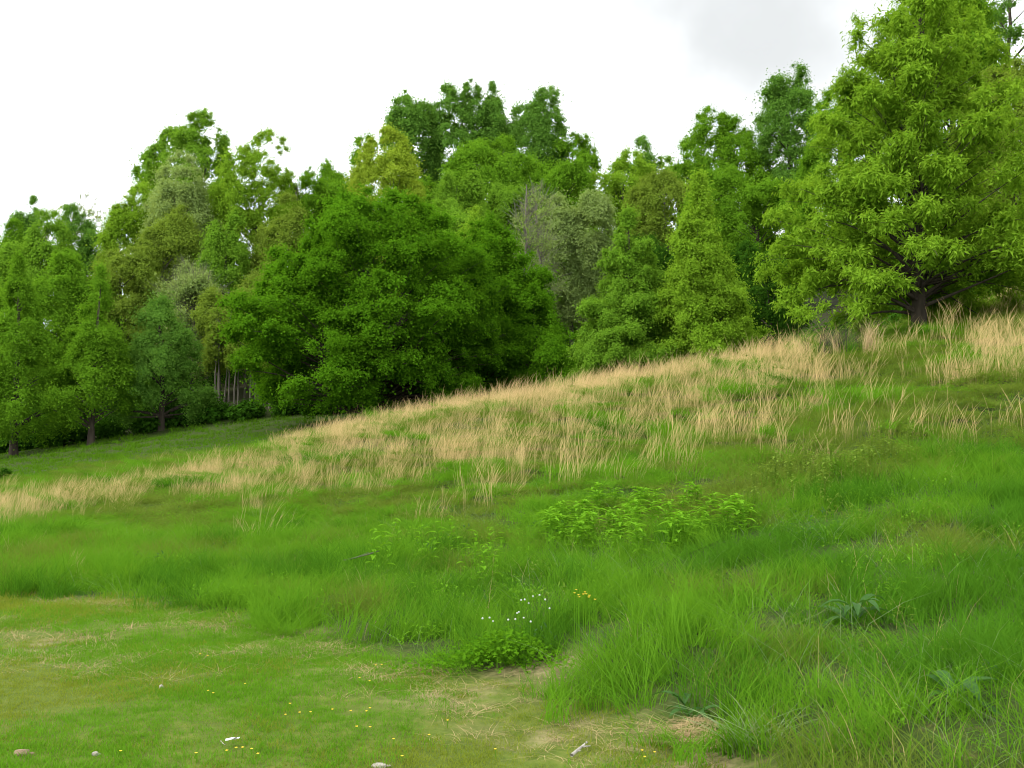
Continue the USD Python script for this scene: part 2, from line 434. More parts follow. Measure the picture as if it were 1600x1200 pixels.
def put_crown(t, K, kr, d, tone, L, W, seed, flat, hang=0.0, cover=1.5, tones=None):
    """Crown of leafy bough ends, each set at K with radius kr facing d."""
    rng = np.random.default_rng(seed + 9)
    km = float(np.mean(kr))
    n = int(np.clip(cover * np.pi * km * km / (L * W * .5), 40, 520))
    pi = UsdGeom.PointInstancer.Define(stage, f'{t.GetPath()}/crown')
    for q in range(3):
        p = leafy(f'{t.GetPath()}/crown/bough' + (f'_{q:03d}' if q else ''), puff(n, L / km, W / km, seed + q, flat, hang), 'leaf_' + tone)
        pi.CreatePrototypesRel().AddTarget(p.GetPath())
    pi.CreatePositionsAttr(Vt.Vec3fArray.FromNumpy(K.astype(np.float32)))
    pi.CreateProtoIndicesAttr(Vt.IntArray.FromNumpy(rng.integers(0, 3, len(K)).astype(np.int32)))
    Q = quats(d, rng.random(len(K)) * 6.283)
    pi.CreateOrientationsAttr(Vt.QuathArray([Gf.Quath(*map(float, q)) for q in Q]))
    pi.CreateScalesAttr(Vt.Vec3fArray.FromNumpy(np.repeat(kr[:, None], 3, 1).astype(np.float32)))
    tag(pi, kind='stuff')
    return n * len(K)


def make_tree(name, label, x, y, top_z, R, outline, tone, seed, crown_from=0.18, lobes=0, clumps=9, leaf_len=None, leaf_w=0.62, flat=0.7, droop=0.0, barkm='bark_dark',
              cover=1.15, lobe_r=0.30, kr_=None, twig=False, trunk_r=None, lean=0.0, group=None, sides=5, rise=0.45, dense=1.22, leaders=None, ragged=1.0, trunk_top=None, s_in=.45, lateral=.10, inner=.2, rise_top=.9):
    rng = np.random.default_rng(seed)
    bz = float(np.ravel(gz(x, y))[0]) - 0.15
    H = top_z - bz
    if name in ('forest_tree', 'tall_poplar', 'budding_tree'):
        R = R * 1.18
    t = thing(name, label, 'tree', (x, y, bz), 0, group)
    tr = trunk_r or 0.013 * H + 0.02 * R
    k = 9
    s = np.linspace(0, 1, k)
    wob = np.cumsum(rng.normal(0, 0.010 * H, (k, 2)), 0) * s[:, None]
    top_frac = trunk_top or (0.55 if outline in ('dome', 'vase') else 0.85)
    tp = np.stack([wob[:, 0] + lean * s * H, wob[:, 1], s * H * top_frac], -1)
    tp[0] = 0
    trad = tr * (1 - 0.9 * s) ** 0.8
    trad[0] *= 1.35
    part(t, 'trunk', tubes(tp[None], np.maximum(trad, 0.015)[None], 8), barkm, smooth=True)

    def at_height(z):
        q = np.clip(z / (H * top_frac), 0, 1)
        return np.stack([np.interp(q, s, tp[:, i]) for i in range(3)], -1), np.interp(q, s, trad)

    oh, orr = OUTLINES[outline]
    cb = crown_from * H
    LL = leaf_len or max(0.12, 1.9 * y / 984)
    curves = None
    if lobes:                                    # boughs from the trunk to the outline, leafy along their outer part
        hh = rng.random(20000)
        hh = np.append(hh[rng.random(20000) < 0.10 + np.interp(hh, oh, orr)][:lobes - 1], 0.985)
        n = len(hh)
        az = np.arange(n) * 2.39996 + rng.normal(0, 0.3, n)
        ph = rng.random(4) * 6.28
        lump = 1 + ragged * (0.11 * np.sin(az * 2 + ph[0] + hh * 5) + 0.09 * np.sin(az * 5 + ph[1] + hh * 9) + 0.09 * np.sin(az * 4 + ph[2] - hh * 13) + rng.normal(0, .07, n))
        kb = kr_
        pr = np.maximum(np.interp(hh, oh, orr) * R * lump - kb * .5, 0)
        pr *= np.where(rng.random(n) < inner, rng.uniform(.45, .85, n), 1)
        zc = cb + hh * (H - cb - kb * .5)
        if name == 'willow_oak':   # the front of the lower crown is open: trunk and limbs show
            ok = ~((hh < 0.16) & (np.sin(az) < -.2) & (np.abs(pr * np.cos(az) - .06 * R) < .30 * R))
            hh, az, pr, zc = hh[ok], az[ok], pr[ok], zc[ok]
            n = len(hh)
        axis_p, _ = at_height(zc)
        C = np.stack([axis_p[:, 0] + pr * np.cos(az), axis_p[:, 1] + pr * np.sin(az), zc - droop * pr], -1)
        rs = rise + (rise_top - rise) * hh
        A, ar = at_height(np.clip(zc - pr * rs - 0.03 * H, rng.uniform(.05, .19, n) * H, H * top_frac * 0.98))
        ln = np.linalg.norm(C - A, axis=1)
        sag = rng.normal(0, .07, (n, 3)) * ln[:, None]
        sag[:, 2] += .14 * ln
        curves = curve(A, C, sag, 9)
        limb_r = np.clip(ar * (.27 if lobes > 180 else .4), .016, .4 * tr) * rng.uniform(.5, 1.35, n)
        m = np.maximum(3, np.round(clumps * ln / np.median(ln))).astype(int)
        bi = np.repeat(np.arange(n), m)
        sp = s_in + (1 - s_in) * rng.random(len(bi)) ** .75
        q = sp * 8
        q0 = np.minimum(q.astype(int), 7)
        f = (q - q0)[:, None]
        K = curves[bi, q0] * (1 - f) + curves[bi, q0 + 1] * f
        side = np.stack([-np.sin(az), np.cos(az), 0 * az], -1)[bi]
        K = K + side * (rng.normal(0, lateral, len(bi)) * ln[bi] * (1.25 - .6 * sp))[:, None] + np.stack([0 * sp, 0 * sp, rng.normal(.28, .2, len(bi)) * kb * 1.5], -1)
        kr = kb * rng.uniform(.7, 1.6, len(bi)) * (1.15 - .3 * sp)
        d = norm(np.stack([np.cos(az[bi]) * .5, np.sin(az[bi]) * .5, np.full(len(bi), .8)], -1) + rng.normal(0, .25, K.shape))
    else:                                        # one to five leaders, their shells covered with bough ends
        kb = kr_ or np.clip(0.0072 * y, 0.45, 1.0)
        nl = leaders or int(rng.integers(3, 6))
        la = rng.random() * 6.28 + np.arange(nl) * 6.28 / nl + rng.normal(0, .4, nl)
        lo = np.stack([np.cos(la), np.sin(la)], -1) * R * (rng.uniform(.25, .5, nl)[:, None] if nl > 1 else 0)
        lh = rng.uniform(.80, .97, nl)
        lh[0] = 1.0
        Rl = R * (0.68 if nl > 1 else 0.95)
        Ks, ds = [], []
        for q in range(nl):
            m = int(dense * 1.5 * 2 * np.pi * Rl * 0.8 * (H - cb) * lh[q] / (np.pi * kb * kb))
            h = rng.random(m * 3)
            h = h[rng.random(m * 3) < 0.15 + np.interp(h, oh, orr)][:m]
            a = rng.random(len(h)) * 2 * np.pi
            wv = np.stack([np.cos(a) * 1.3, np.sin(a) * 1.3, h * (H - cb) / max(Rl, .5) * .9 + seed + q * 7.7], -1)
            r = np.interp(h, oh, orr) * Rl * (1 + ragged * (0.12 * np.sin(2 * a + h * 5 + q) + 0.74 * (meshkit.fbm(wv * 1.5, 3, seed + q) - .5)))
            r = np.maximum(r - kb * .6, 0) * (1 - .5 * rng.beta(1, 2.4, len(h)))
            zz = cb + h * ((H - kb * .6) * lh[q] - cb)
            c, _ = at_height(zz)
            c[:, :2] += lo[q] * np.clip(.35 + h, 0, 1)[:, None]
            P = np.stack([c[:, 0] + r * np.cos(a), c[:, 1] + r * np.sin(a), zz - droop * r], -1)
            keep = meshkit.fbm(P * (.42 / kb) + seed, 2, seed + 3) > .372 + .07 * np.clip((h - .6) / .4, 0, 1)
            for q2 in range(nl):                 # nothing deep inside another leader
                if q2 != q:
                    h2 = (P[:, 2] - cb) / max((H - kb * .6) * lh[q2] - cb, 1)
                    c2 = tp[0, :2] + lo[q2] * np.clip(.35 + h2, 0, 1)[:, None]
                    keep &= ~((np.hypot(P[:, 0] - c2[:, 0], P[:, 1] - c2[:, 1]) < .6 * np.interp(h2, oh, orr) * Rl) & (h2 < .9))
            slope = np.gradient(np.array(orr), np.array(oh))
            up = np.clip(.35 - .25 * np.interp(h, oh, slope), .1, 1.6)
            Ks.append(P[keep])
            ds.append(norm(np.stack([np.cos(a), np.sin(a), up], -1) + rng.normal(0, .3, (len(a), 3)))[keep])
        K, d = np.vstack(Ks), np.vstack(ds)
        if not twig:                             # no bough end alone in the air
            near = cKDTree(K).query(K, 4)[0][:, 3] < 2.1 * kb
            K, d = K[near], d[near]
        kr = kb * rng.uniform(.7, 1.7, len(K)) * np.clip(.6 + .6 * (H - K[:, 2]) / (.25 * H), .6, 1)
        pick = rng.choice(len(K), min(len(K), 34), replace=False)
        C, zc = K[pick] * [.9, .9, 1], K[pick][:, 2]
        n = len(C)
        axis_p, _ = at_height(zc)
    # limbs from the trunk to the boughs
    if curves is not None:
        ms = [tubes(curves, limb_r[:, None] * ((1 - np.linspace(0, 1, 9)) ** 1.4 * .9 + .1)[None], sides)]
    else:
        dist = np.hypot(C[:, 0] - axis_p[:, 0], C[:, 1] - axis_p[:, 1])
        A, ar = at_height(np.clip(zc - dist * rise - 0.05 * H, 0.10 * H, H * top_frac * 0.97))
        limb_r = np.clip(ar * 0.40, 0.02, 0.5 * tr) * rng.uniform(.6, 1.4, n)
        sag = rng.normal(0, 1, (n, 3)) * dist[:, None] * 0.06
        sag[:, 2] += dist * 0.10
        ms = [tubes(curve(A, C, sag, 6), limb_r[:, None] * np.linspace(1, 0.22, 6)[None], sides)]
    if twig:                                     # fine twigs: an almost leafless tree
        q = 5
        dd = norm(np.repeat(d, q, 0) + rng.normal(0, 0.5, (len(d) * q, 3)) + np.array([0, 0, .5]))
        S = np.repeat(K, q, 0) - dd * .3
        ms.append(tubes(curve(S, S + dd * np.repeat(kr, q)[:, None] * 2.4, rng.normal(0, 0.1, S.shape), 3), np.full((len(S), 1), 0.012) * np.array([1, .7, .4])[None], 3))
        B = at_height(K[:, 2] - .35 * np.hypot(K[:, 0], K[:, 1]) - .5)[0]
        ms.append(tubes(curve(B, K, rng.normal(0, .12, K.shape), 4), np.full((len(K), 1), .03) * np.array([1, .8, .6, .4])[None], 3))
    part(t, 'limbs', join(*ms), barkm, smooth=True)
    put_crown(t, K, kr, d, tone, LL, LL * leaf_w, seed, flat, droop * 3, cover)
    return t


# ---------------------------------------------------------------- the trees, each where it stands
# name, u of the trunk, v of the top, distance, crown width in pixels, outline, tone, options, label
T = []


def tree(name, u, v_top, y, width, outline, tone, label, **o):
    x, tz = unpix(u, v_top, y)
    make_tree(name, label, float(x), y, float(tz), width / 2 * y / F, outline, tone, 1000 + len(T), **o)
    T.append(name)


tree('willow_oak', 1418, -150, 30.0, 415, 'oak', 'lime', 'large light green tree with narrow hanging leaves, standing on the grass slope',
     crown_from=0.035, lobes=200, clumps=10, leaf_len=0.15, leaf_w=0.30, flat=0.75, droop=0.06, kr_=.32, cover=1.0, trunk_r=0.21, rise=0.25, sides=6, s_in=.35, lateral=.09, trunk_top=.93, inner=.15)
tree('maple_tree', 585, 292, 62.0, 400, 'dome', 'deep', 'broad deep green domed maple at the forest edge behind the dry grass crest',
     crown_from=0.06, lobes=300, clumps=9, leaf_len=0.13, leaf_w=0.75, flat=0.6, kr_=.62, cover=1.25, ragged=.75, trunk_r=0.5, rise=0.45, s_in=.55, lateral=.08, inner=.15)
tree('maple_tree', 755, 345, 69.0, 220, 'dome', 'deep', 'darker rounded tree merging with the right flank of the big domed maple',
     crown_from=0.05, lobes=150, clumps=9, leaf_len=0.14, leaf_w=0.75, flat=0.6, kr_=.62, ragged=.8, rise=.45, s_in=.5)
tree('pin_oak', 32, 388, 67.0, 165, 'cone', 'mid', 'tall slender tree at the left edge with a low bough sweeping to the field',
     crown_from=0.10, leaders=1, flat=0.55, kr_=.62, ragged=1.5, rise=.3)
tree('pin_oak', 150, 408, 67.0, 150, 'cone', 'mid', 'young tree with its bare dark lower trunk showing above the green field',
     crown_from=0.15, leaders=1, flat=0.55, kr_=.62, ragged=1.5, rise=.3)
tree('pin_oak', 258, 428, 69.5, 165, 'cone', 'blue', 'bluish green conical tree whose skirt reaches the field, left of the pale thin trunks',
     crown_from=0.06, leaders=1, flat=0.55, kr_=.62, ragged=1.5, rise=.3)
tree('pyramidal_tree', 980, 325, 56.0, 208, 'cone', 'bright', 'fresh green rounded pyramidal tree left of the pointed yellow-green one',
     crown_from=0.02, lobes=190, clumps=8, flat=0.65, kr_=.46, ragged=1.0, rise=.3, s_in=.3, trunk_top=.95, leaf_len=.12, cover=1.3)
tree('pyramidal_tree', 1098, 268, 54.0, 182, 'cone', 'lime', 'pointed yellow-green pyramidal tree left of the large light green tree',
     crown_from=0.02, lobes=190, clumps=8, flat=0.65, kr_=.46, ragged=1.0, rise=.3, s_in=.3, trunk_top=.95, leaf_len=.12, cover=1.3)
# second row and up the hill
tree('shrubby_tree', 838, 440, 66.0, 130, 'dome', 'deep', 'low bushy dark tree under the leafless pale trunks', crown_from=0.05)
tree('shrubby_tree', 868, 500, 60.0, 100, 'dome', 'deep', 'lowest dark green bush-like tree behind the dry grass crest, left of the rounded pyramidal tree', crown_from=0.03)
tree('bare_tree', 827, 272, 73.0, 92, 'oval', 'pale', 'almost leafless grey tree with a pale trunk above the dark bushes', crown_from=0.3, twig=True, leaders=2, dense=.55, cover=0.22, trunk_top=.95, barkm='bark_pale', leaf_w=0.5, trunk_r=0.2)
tree('bare_tree', 848, 300, 74.0, 60, 'oval', 'pale', 'slim second pale trunk just right of the almost leafless grey tree', crown_from=0.35, twig=True, leaders=1, dense=.6, cover=0.25, trunk_top=.95, barkm='bark_pale', leaf_w=0.5, trunk_r=0.18)
tree('budding_tree', 893, 292, 82.0, 100, 'oval', 'pale', 'pale grey-green budding tree right of the leafless grey trunks', crown_from=0.25, cover=1.3, barkm='bark_grey')
tree('forest_tree', 765, 330, 78.0, 110, 'column', 'lime', 'narrow yellow-green tree between the domed maple and the leafless grey trunks', crown_from=0.12)
tree('forest_tree', 700, 300, 84.0, 120, 'oval', 'bright', 'light green crown peeping above the right shoulder of the domed maple', crown_from=0.2)
tree('forest_tree', 715, 250, 94.0, 95, 'cone', 'bright', 'light green pointed crown right of the yellow-green dome', crown_from=0.2)
tree('forest_tree', 790, 264, 98.0, 75, 'column', 'bright', 'small light green crown just above the leafless grey tree', crown_from=0.2)
tree('yellow_dome_tree', 615, 194, 95.0, 168, 'dome', 'yellow', 'yellow-green dome-shaped tree above the top of the deep green maple', crown_from=0.2, leaders=1, ragged=.42, dense=1.4, barkm='bark_grey')
tree('spreading_oak', 400, 203, 98.0, 150, 'vase', 'lime', 'vase-shaped tree with spreading dark limbs and sky between its top leaves', crown_from=0.35, leaders=4, barkm='bark_dark', trunk_r=0.4, dense=.8)
tree('spreading_oak', 470, 248, 102.0, 95, 'oval', 'mid', 'rounded green crown touching the right side of the vase-shaped tree', crown_from=0.2)
tree('forest_tree', 315, 170, 124.0, 125, 'oval', 'bright', 'tall bright green tree on the skyline left of the vase-shaped tree', crown_from=0.25)
tree('forest_tree', 262, 228, 128.0, 60, 'oval', 'mid', 'thin see-through crown on the skyline left of the tall bright green tree', crown_from=0.3, dense=0.5, cover=1.1, barkm='bark_grey')
tree('budding_tree', 292, 250, 100.0, 135, 'oval', 'pale', 'grey-green budding tree below the tall bright green skyline tree', crown_from=0.15, cover=1.2, barkm='bark_grey')
tree('budding_tree', 255, 318, 90.0, 95, 'oval', 'olive', 'lower olive-grey budding tree in front of the grey-green one', crown_from=0.15, cover=1.1, barkm='bark_grey')
tree('forest_tree', 347, 318, 88.0, 72, 'column', 'bright', 'narrow bright green tree below and left of the vase-shaped tree', crown_from=0.12)
tree('forest_tree', 443, 300, 89.0, 95, 'oval', 'olive', 'brownish olive tree between the vase-shaped tree and the domed maple', crown_from=0.15)
tree('budding_tree', 305, 398, 79.0, 100, 'oval', 'pale', 'pale sparse tree with a slanting bare branch right of the bluish conical tree', crown_from=0.2, dense=0.9, cover=1.1, twig=True, barkm='bark_grey')
tree('forest_tree', 212, 284, 106.0, 105, 'oval', 'lime', 'yellowish green tree on the falling skyline left of the grey-green budding tree', crown_from=0.15)
tree('forest_tree', 190, 365, 86.0, 120, 'oval', 'olive', 'olive green tree above the gap between the two left conical trees', crown_from=0.15)
tree('forest_tree', 138, 312, 110.0, 72, 'oval', 'blue', 'dark bluish crown on the left skyline under bare twig tops', crown_from=0.2)
tree('bare_tree', 112, 288, 124.0, 110, 'oval', 'pale', 'bare feathery twig top on the far left skyline', crown_from=0.3, twig=True, dense=.5, cover=0.05, barkm='bark_grey')
tree('forest_tree', 47, 302, 114.0, 52, 'oval', 'blue', 'small dark crown standing alone on the left skyline', crown_from=0.3)
tree('forest_tree', 60, 322, 96.0, 118, 'oval', 'bright', 'light green rounded tree below the small dark skyline crown', crown_from=0.12)
tree('forest_tree', 8, 338, 108.0, 80, 'oval', 'mid', 'green crown at the very left edge of the skyline', crown_from=0.15)
tree('forest_tree', 112, 378, 84.0, 110, 'oval', 'mid', 'green tree filling the space behind the two left slender trees', crown_from=0.12)
tree('forest_tree', -25, 400, 82.0, 110, 'oval', 'mid', 'green tree cut off by the left edge behind the slender tree', crown_from=0.12)
tree('forest_tree', 395, 420, 82.0, 110, 'oval', 'olive', 'dull olive tree above the pale thin trunks left of the domed maple', crown_from=0.22, barkm='bark_grey')
tree('forest_tree', 345, 440, 76.0, 80, 'oval', 'olive', 'slim olive tree right of the pale sparse tree with the slanting branch', crown_from=0.3, dense=0.9, cover=1.1, barkm='bark_grey')
tree('forest_tree', 520, 236, 128.0, 52, 'column', 'mid', 'small spiky crown on the skyline left of the yellow-green dome', crown_from=0.3, dense=0.8)
tree('forest_tree', 570, 190, 134.0, 56, 'oval', 'mid', 'very thin crown on the skyline touching the yellow-green dome', crown_from=0.4, dense=0.4, cover=1.1, barkm='bark_grey')
tree('tall_poplar', 638, 140, 130.0, 95, 'oval', 'blue', 'tall bluish green tree directly behind the yellow-green dome', crown_from=0.25)
tree('tall_poplar', 712, 114, 128.0, 84, 'oval', 'blue', 'tallest narrow crown in the middle of the skyline', crown_from=0.25)
tree('tall_poplar', 764, 126, 130.0, 70, 'column', 'blue', 'spiky narrow crown right of the tallest one on the skyline', crown_from=0.25)
tree('tall_poplar', 832, 126, 128.0, 90, 'oval', 'blue', 'tall crown with an airy pointed top at the right end of the high skyline group', crown_from=0.25)
tree('forest_tree', 778, 195, 112.0, 175, 'oval', 'mid', 'wide mid green tree in front of the high skyline group', crown_from=0.2)
tree('forest_tree', 868, 232, 106.0, 110, 'oval', 'mid', 'green tree below the airy pointed skyline crown', crown_from=0.2)
tree('forest_tree', 893, 195, 126.0, 88, 'oval', 'mid', 'crown where the skyline drops right of the high group', crown_from=0.25)
tree('forest_tree', 655, 262, 104.0, 110, 'oval', 'mid', 'green tree filling in behind the right side of the yellow-green dome', crown_from=0.2)
tree('forest_tree', 540, 262, 104.0, 100, 'oval', 'mid', 'green tree left of the yellow-green dome in the skyline dip', crown_from=0.2)
tree('forest_tree', 968, 240, 110.0, 140, 'oval', 'lime', 'yellowish rounded tree in the skyline dip above the pyramidal trees', crown_from=0.2)
tree('forest_tree', 990, 210, 130.0, 64, 'oval', 'blue', 'small dark crown poking above the yellowish tree in the dip', crown_from=0.3)
tree('budding_tree', 1060, 210, 128.0, 82, 'oval', 'bright', 'airy light green crown on the skyline above the pointed pyramidal tree', crown_from=0.3, dense=0.7, cover=1.1, barkm='bark_grey')
tree('forest_tree', 1040, 262, 98.0, 130, 'oval', 'olive', 'olive tree with pale forked trunks between the two pyramidal trees', crown_from=0.35, cover=1.0, barkm='bark_pale')
tree('forest_tree', 1150, 158, 106.0, 150, 'oval', 'mid', 'large green crown on the rising skyline left of the big light green tree', crown_from=0.15)
tree('tall_poplar', 1222, 96, 104.0, 92, 'oval', 'blue', 'tall bluish crown against the grey cloud beside the big light green tree', crown_from=0.25)
tree('forest_tree', 1185, 255, 84.0, 180, 'oval', 'mid', 'wide mid green tree behind and right of the pointed pyramidal tree', crown_from=0.1)
tree('forest_tree', 1205, 370, 70.0, 120, 'dome', 'dark', 'dark tree filling the gap between pointed pyramidal tree and big light green tree', crown_from=0.05)
tree('forest_tree', 920, 350, 88.0, 110, 'oval', 'mid', 'green tree behind the left shoulder of the rounded pyramidal tree', crown_from=0.12)
tree('forest_tree', 1020, 360, 80.0, 120, 'oval', 'dark', 'dark green tree in the notch between the two pyramidal trees', crown_from=0.1)
tree('forest_tree', 1310, 120, 76.0, 150, 'oval', 'mid', 'green crown seen through the upper left of the big light green tree', crown_from=0.1)
tree('forest_tree', 1480, -60, 70.0, 150, 'oval', 'mid', 'tall green crown behind the top of the big light green tree', crown_from=0.15)
tree('forest_tree', 1572, 78, 52.0, 190, 'oval', 'olive', 'yellowish brown-green tree at the right edge behind the big light green tree', crown_from=0.08)
tree('tall_poplar', 1560, -90, 74.0, 160, 'oval', 'blue', 'tall thin tree with sky between its branches in the top right corner', crown_from=0.35, dense=0.6, cover=1.1)
tree('forest_tree', 1440, 300, 58.0, 190, 'oval', 'mid', 'green tree low behind the trunk of the big light green tree', crown_from=0.08)
tree('forest_tree', 1620, 330, 46.0, 200, 'dome', 'mid', 'bushy green tree at the right edge behind the slope', crown_from=0.06)

# thin pale trunks in the dark gap left of the maple
for i, (u_, v0, y_) in enumerate([(346, 480, 74), (360, 470, 75), (374, 520, 74), (384, 500, 76), (392, 530, 73.5), (405, 520, 75), (422, 540, 73), (431, 545, 75), (338, 500, 73.5), (352, 515, 75), (367, 525, 73), (399, 545, 74), (413, 510, 74.5)]):
    x_, tz_ = unpix(u_, v0, y_)
    make_tree('sapling', 'thin pale sapling trunk in the dark gap left of the domed maple', float(x_), y_, float(tz_), 1.1, 'oval', 'olive', 5000 + i, crown_from=0.6, leaders=1, kr_=.35, cover=1.0,
              barkm='bark_pale', trunk_r=0.075, group='thin pale trunks at the forest edge')

# ---------------------------------------------------------------- undergrowth along the forest edge and up the hill
rng = np.random.default_rng(77)
bu = []
for row_y, hgt, num, jit in ((70.5, 1.3, 110, 1.2), (73.0, 2.4, 110, 1.5), (78, 3.4, 90, 2.5), (86, 4.0, 70, 3.5), (96, 5.0, 60, 5), (112, 6.0, 60, 6)):
    xs = rng.uniform(-0.56 * row_y, 0.2 * row_y, num)
    ys = row_y + rng.normal(0, jit * 0.5, num) - np.clip(xs + 5, 0, 40) * 0.35
    bu.append(np.stack([xs, ys, np.full(num, hgt)], -1))
xs = rng.uniform(6, 40, 120)
bu.append(np.stack([xs, rng.uniform(46, 62, 120), np.full(120, 2.2)], -1))
bu = np.vstack(bu)
gap_ = (bu[:, 2] > 1.5) & (np.abs(bu[:, 0] / bu[:, 1] * F + 800 - 385) < 60) & (bu[:, 1] < 82)
bu = bu[~gap_]
bzs = gz(bu[:, 0], bu[:, 1])
hs = bu[:, 2] * rng.uniform(0.5, 1.2, len(bu))
ci = np.repeat(np.arange(len(bu)), 230)
off = norm(rng.normal(0, 1, (len(ci), 3)))
P = np.stack([bu[ci, 0], bu[ci, 1], bzs[ci] + hs[ci] * 0.42], -1) + off * np.stack([hs[ci] * 0.75, hs[ci] * 0.75, hs[ci] * 0.5], -1) * (rng.random((len(ci), 1)) ** 0.4)
nr = norm(off + np.array([0, 0, .8]) + rng.normal(0, .4, off.shape))
ug = leafy('/World/undergrowth', leaves(P, np.cross(nr, rng.normal(0, 1, nr.shape)), nr, rng.uniform(.2, .42, len(P)), rng.uniform(.14, .27, len(P))), 'leaf_dark')
tag(ug, 'dark leafy undergrowth along the foot of the forest', 'undergrowth', kind='stuff')

# ---------------------------------------------------------------- grass: tufts and where they grow


def tuft(n, r, h0, h1, w, bend, seed, seg=(0, .4, .75, 1.0), wind=0.0, plume=False, clump=0, sink=None, cl=.14):
    rng = np.random.default_rng(seed)
    a, q = rng.random(n) * 2 * np.pi, np.sqrt(rng.random(n)) * r
    if clump:
        cc = np.clip(rng.normal(0, .55, (clump, 2)), -1, 1) * r
        ch = rng.uniform(0.7, 1.15, clump)
        w_ = rng.integers(0, clump, n)
        pq = cc[w_] + rng.normal(0, 0.055, (n, 2))
        a, q = np.arctan2(pq[:, 1], pq[:, 0]), np.hypot(pq[:, 0], pq[:, 1])
    base = np.stack([q * np.cos(a), q * np.sin(a), np.full(n, -0.03 - 0.12 * min(q.max(), r) if sink is None else -sink)], -1)
    h = rng.uniform(h0, h1, n) * (ch[w_] if clump else 1 - 0.25 * q / max(r, 1e-3))
    b = rng.random(n) * 2 * np.pi
    dirv = np.stack([np.cos(b), np.sin(b), 0 * b], -1) * (bend * rng.uniform(0.3, 1.4, n) * h)[:, None]
    dirv[:, 0] += wind * h
    dirv[:, :2] += (rng.normal(0, cl, (clump, 2))[w_] * h[:, None] / .4 if clump else base[:, :2] * 0.6)
    sd = rng.random(n) * np.pi
    side = np.stack([np.cos(sd), np.sin(sd), 0 * sd], -1)
    v, k = [], len(seg)
    for i, s in enumerate(seg):
        c = base + np.array([0, 0, 1.0]) * (h * (s - 0.12 * bend * s * s))[:, None] + dirv * s ** 2.2
        ww = w * ((1 - s) ** 0.6 if not plume else (0.45 + 1.6 * np.clip((s - .45) * 2, 0, 1) * (1 - s) ** 0.4))
        if i == k - 1:
            v.append(c)
        else:
            v += [c - side * ww / 2, c + side * ww / 2]
    v = np.stack(v, 1)
    nv = v.shape[1]
    fs = []
    for i in range(k - 2):
        fs += [[2 * i, 2 * i + 1, 2 * i + 3], [2 * i, 2 * i + 3, 2 * i + 2]]
    fs.append([nv - 3, nv - 2, nv - 1])
    f = (np.arange(n)[:, None, None] * nv + np.array(fs)[None]).reshape(-1, 3)
    return v.reshape(-1, 3), f


def instancer(name, protos, pos, idx_, yaw, scale, label, cat, tilt=None):
    pi = UsdGeom.PointInstancer.Define(stage, '/World/' + name)
    for i, (mesh, mat) in enumerate(protos):
        p = leafy(f'/World/{name}/tuft_{i:03d}' if i else f'/World/{name}/tuft', mesh, mat)
        pi.CreatePrototypesRel().AddTarget(p.GetPath())
    half = np.radians(yaw) / 2
    pi.CreatePositionsAttr(Vt.Vec3fArray.FromNumpy(pos.astype(np.float32)))
    pi.CreateProtoIndicesAttr(Vt.IntArray.FromNumpy(idx_.astype(np.int32)))
    tl = np.zeros(len(pos)) if tilt is None else np.radians(tilt) / 2
    qx = np.stack([np.cos(half) * np.cos(tl), np.cos(half) * np.sin(tl), np.sin(half) * np.sin(tl), np.sin(half) * np.cos(tl)], -1)
    pi.CreateOrientationsAttr(Vt.QuathArray([Gf.Quath(float(a), float(b), float(c), float(d)) for a, b, c, d in qx]))
    pi.CreateScalesAttr(Vt.Vec3fArray.FromNumpy(np.repeat(scale[:, None], 3, 1).astype(np.float32) if scale.ndim == 1 else scale.astype(np.float32)))
    tag(pi, label, cat, kind='stuff')


def scatter(seed, n, y0, y1, power):
    """Points over the view (and a margin), density falling with distance as y**-power."""
    rng = np.random.default_rng(seed)
    i = np.arange(n)
    u = np.clip((rng.random() + i * 0.7548776662466927) % 1.0 + rng.normal(0, .25, n) / n, 0, 1)
    w = (rng.random() + i * 0.5698402909980532) % 1.0
    k = 2 - power                                     # the strip's width grows with y
    y = (y0 ** k + u * (y1 ** k - y0 ** k)) ** (1 / k) if abs(k) > 1e-6 else y0 * (y1 / y0) ** u
    x = (2 * w - 1) * (0.56 * y + 1.6)
    x, y = x + rng.normal(0, .012, n) * y, y + rng.normal(0, .012, n) * y
    return x, y, rng


def fnoise(x, y, sx, sy, seed, o=3):
    return meshkit.fbm(np.stack([x * sx, y * sy, 0 * x + seed], -1), o, seed)


STRAW_LOW = ([-200, 0, 120, 200, 400, 500, 620, 800, 950, 1100, 1250, 1400, 1500, 1600, 1800], [820, 822, 815, 800, 800, 782, 775, 778, 755, 728, 704, 684, 668, 642, 590])


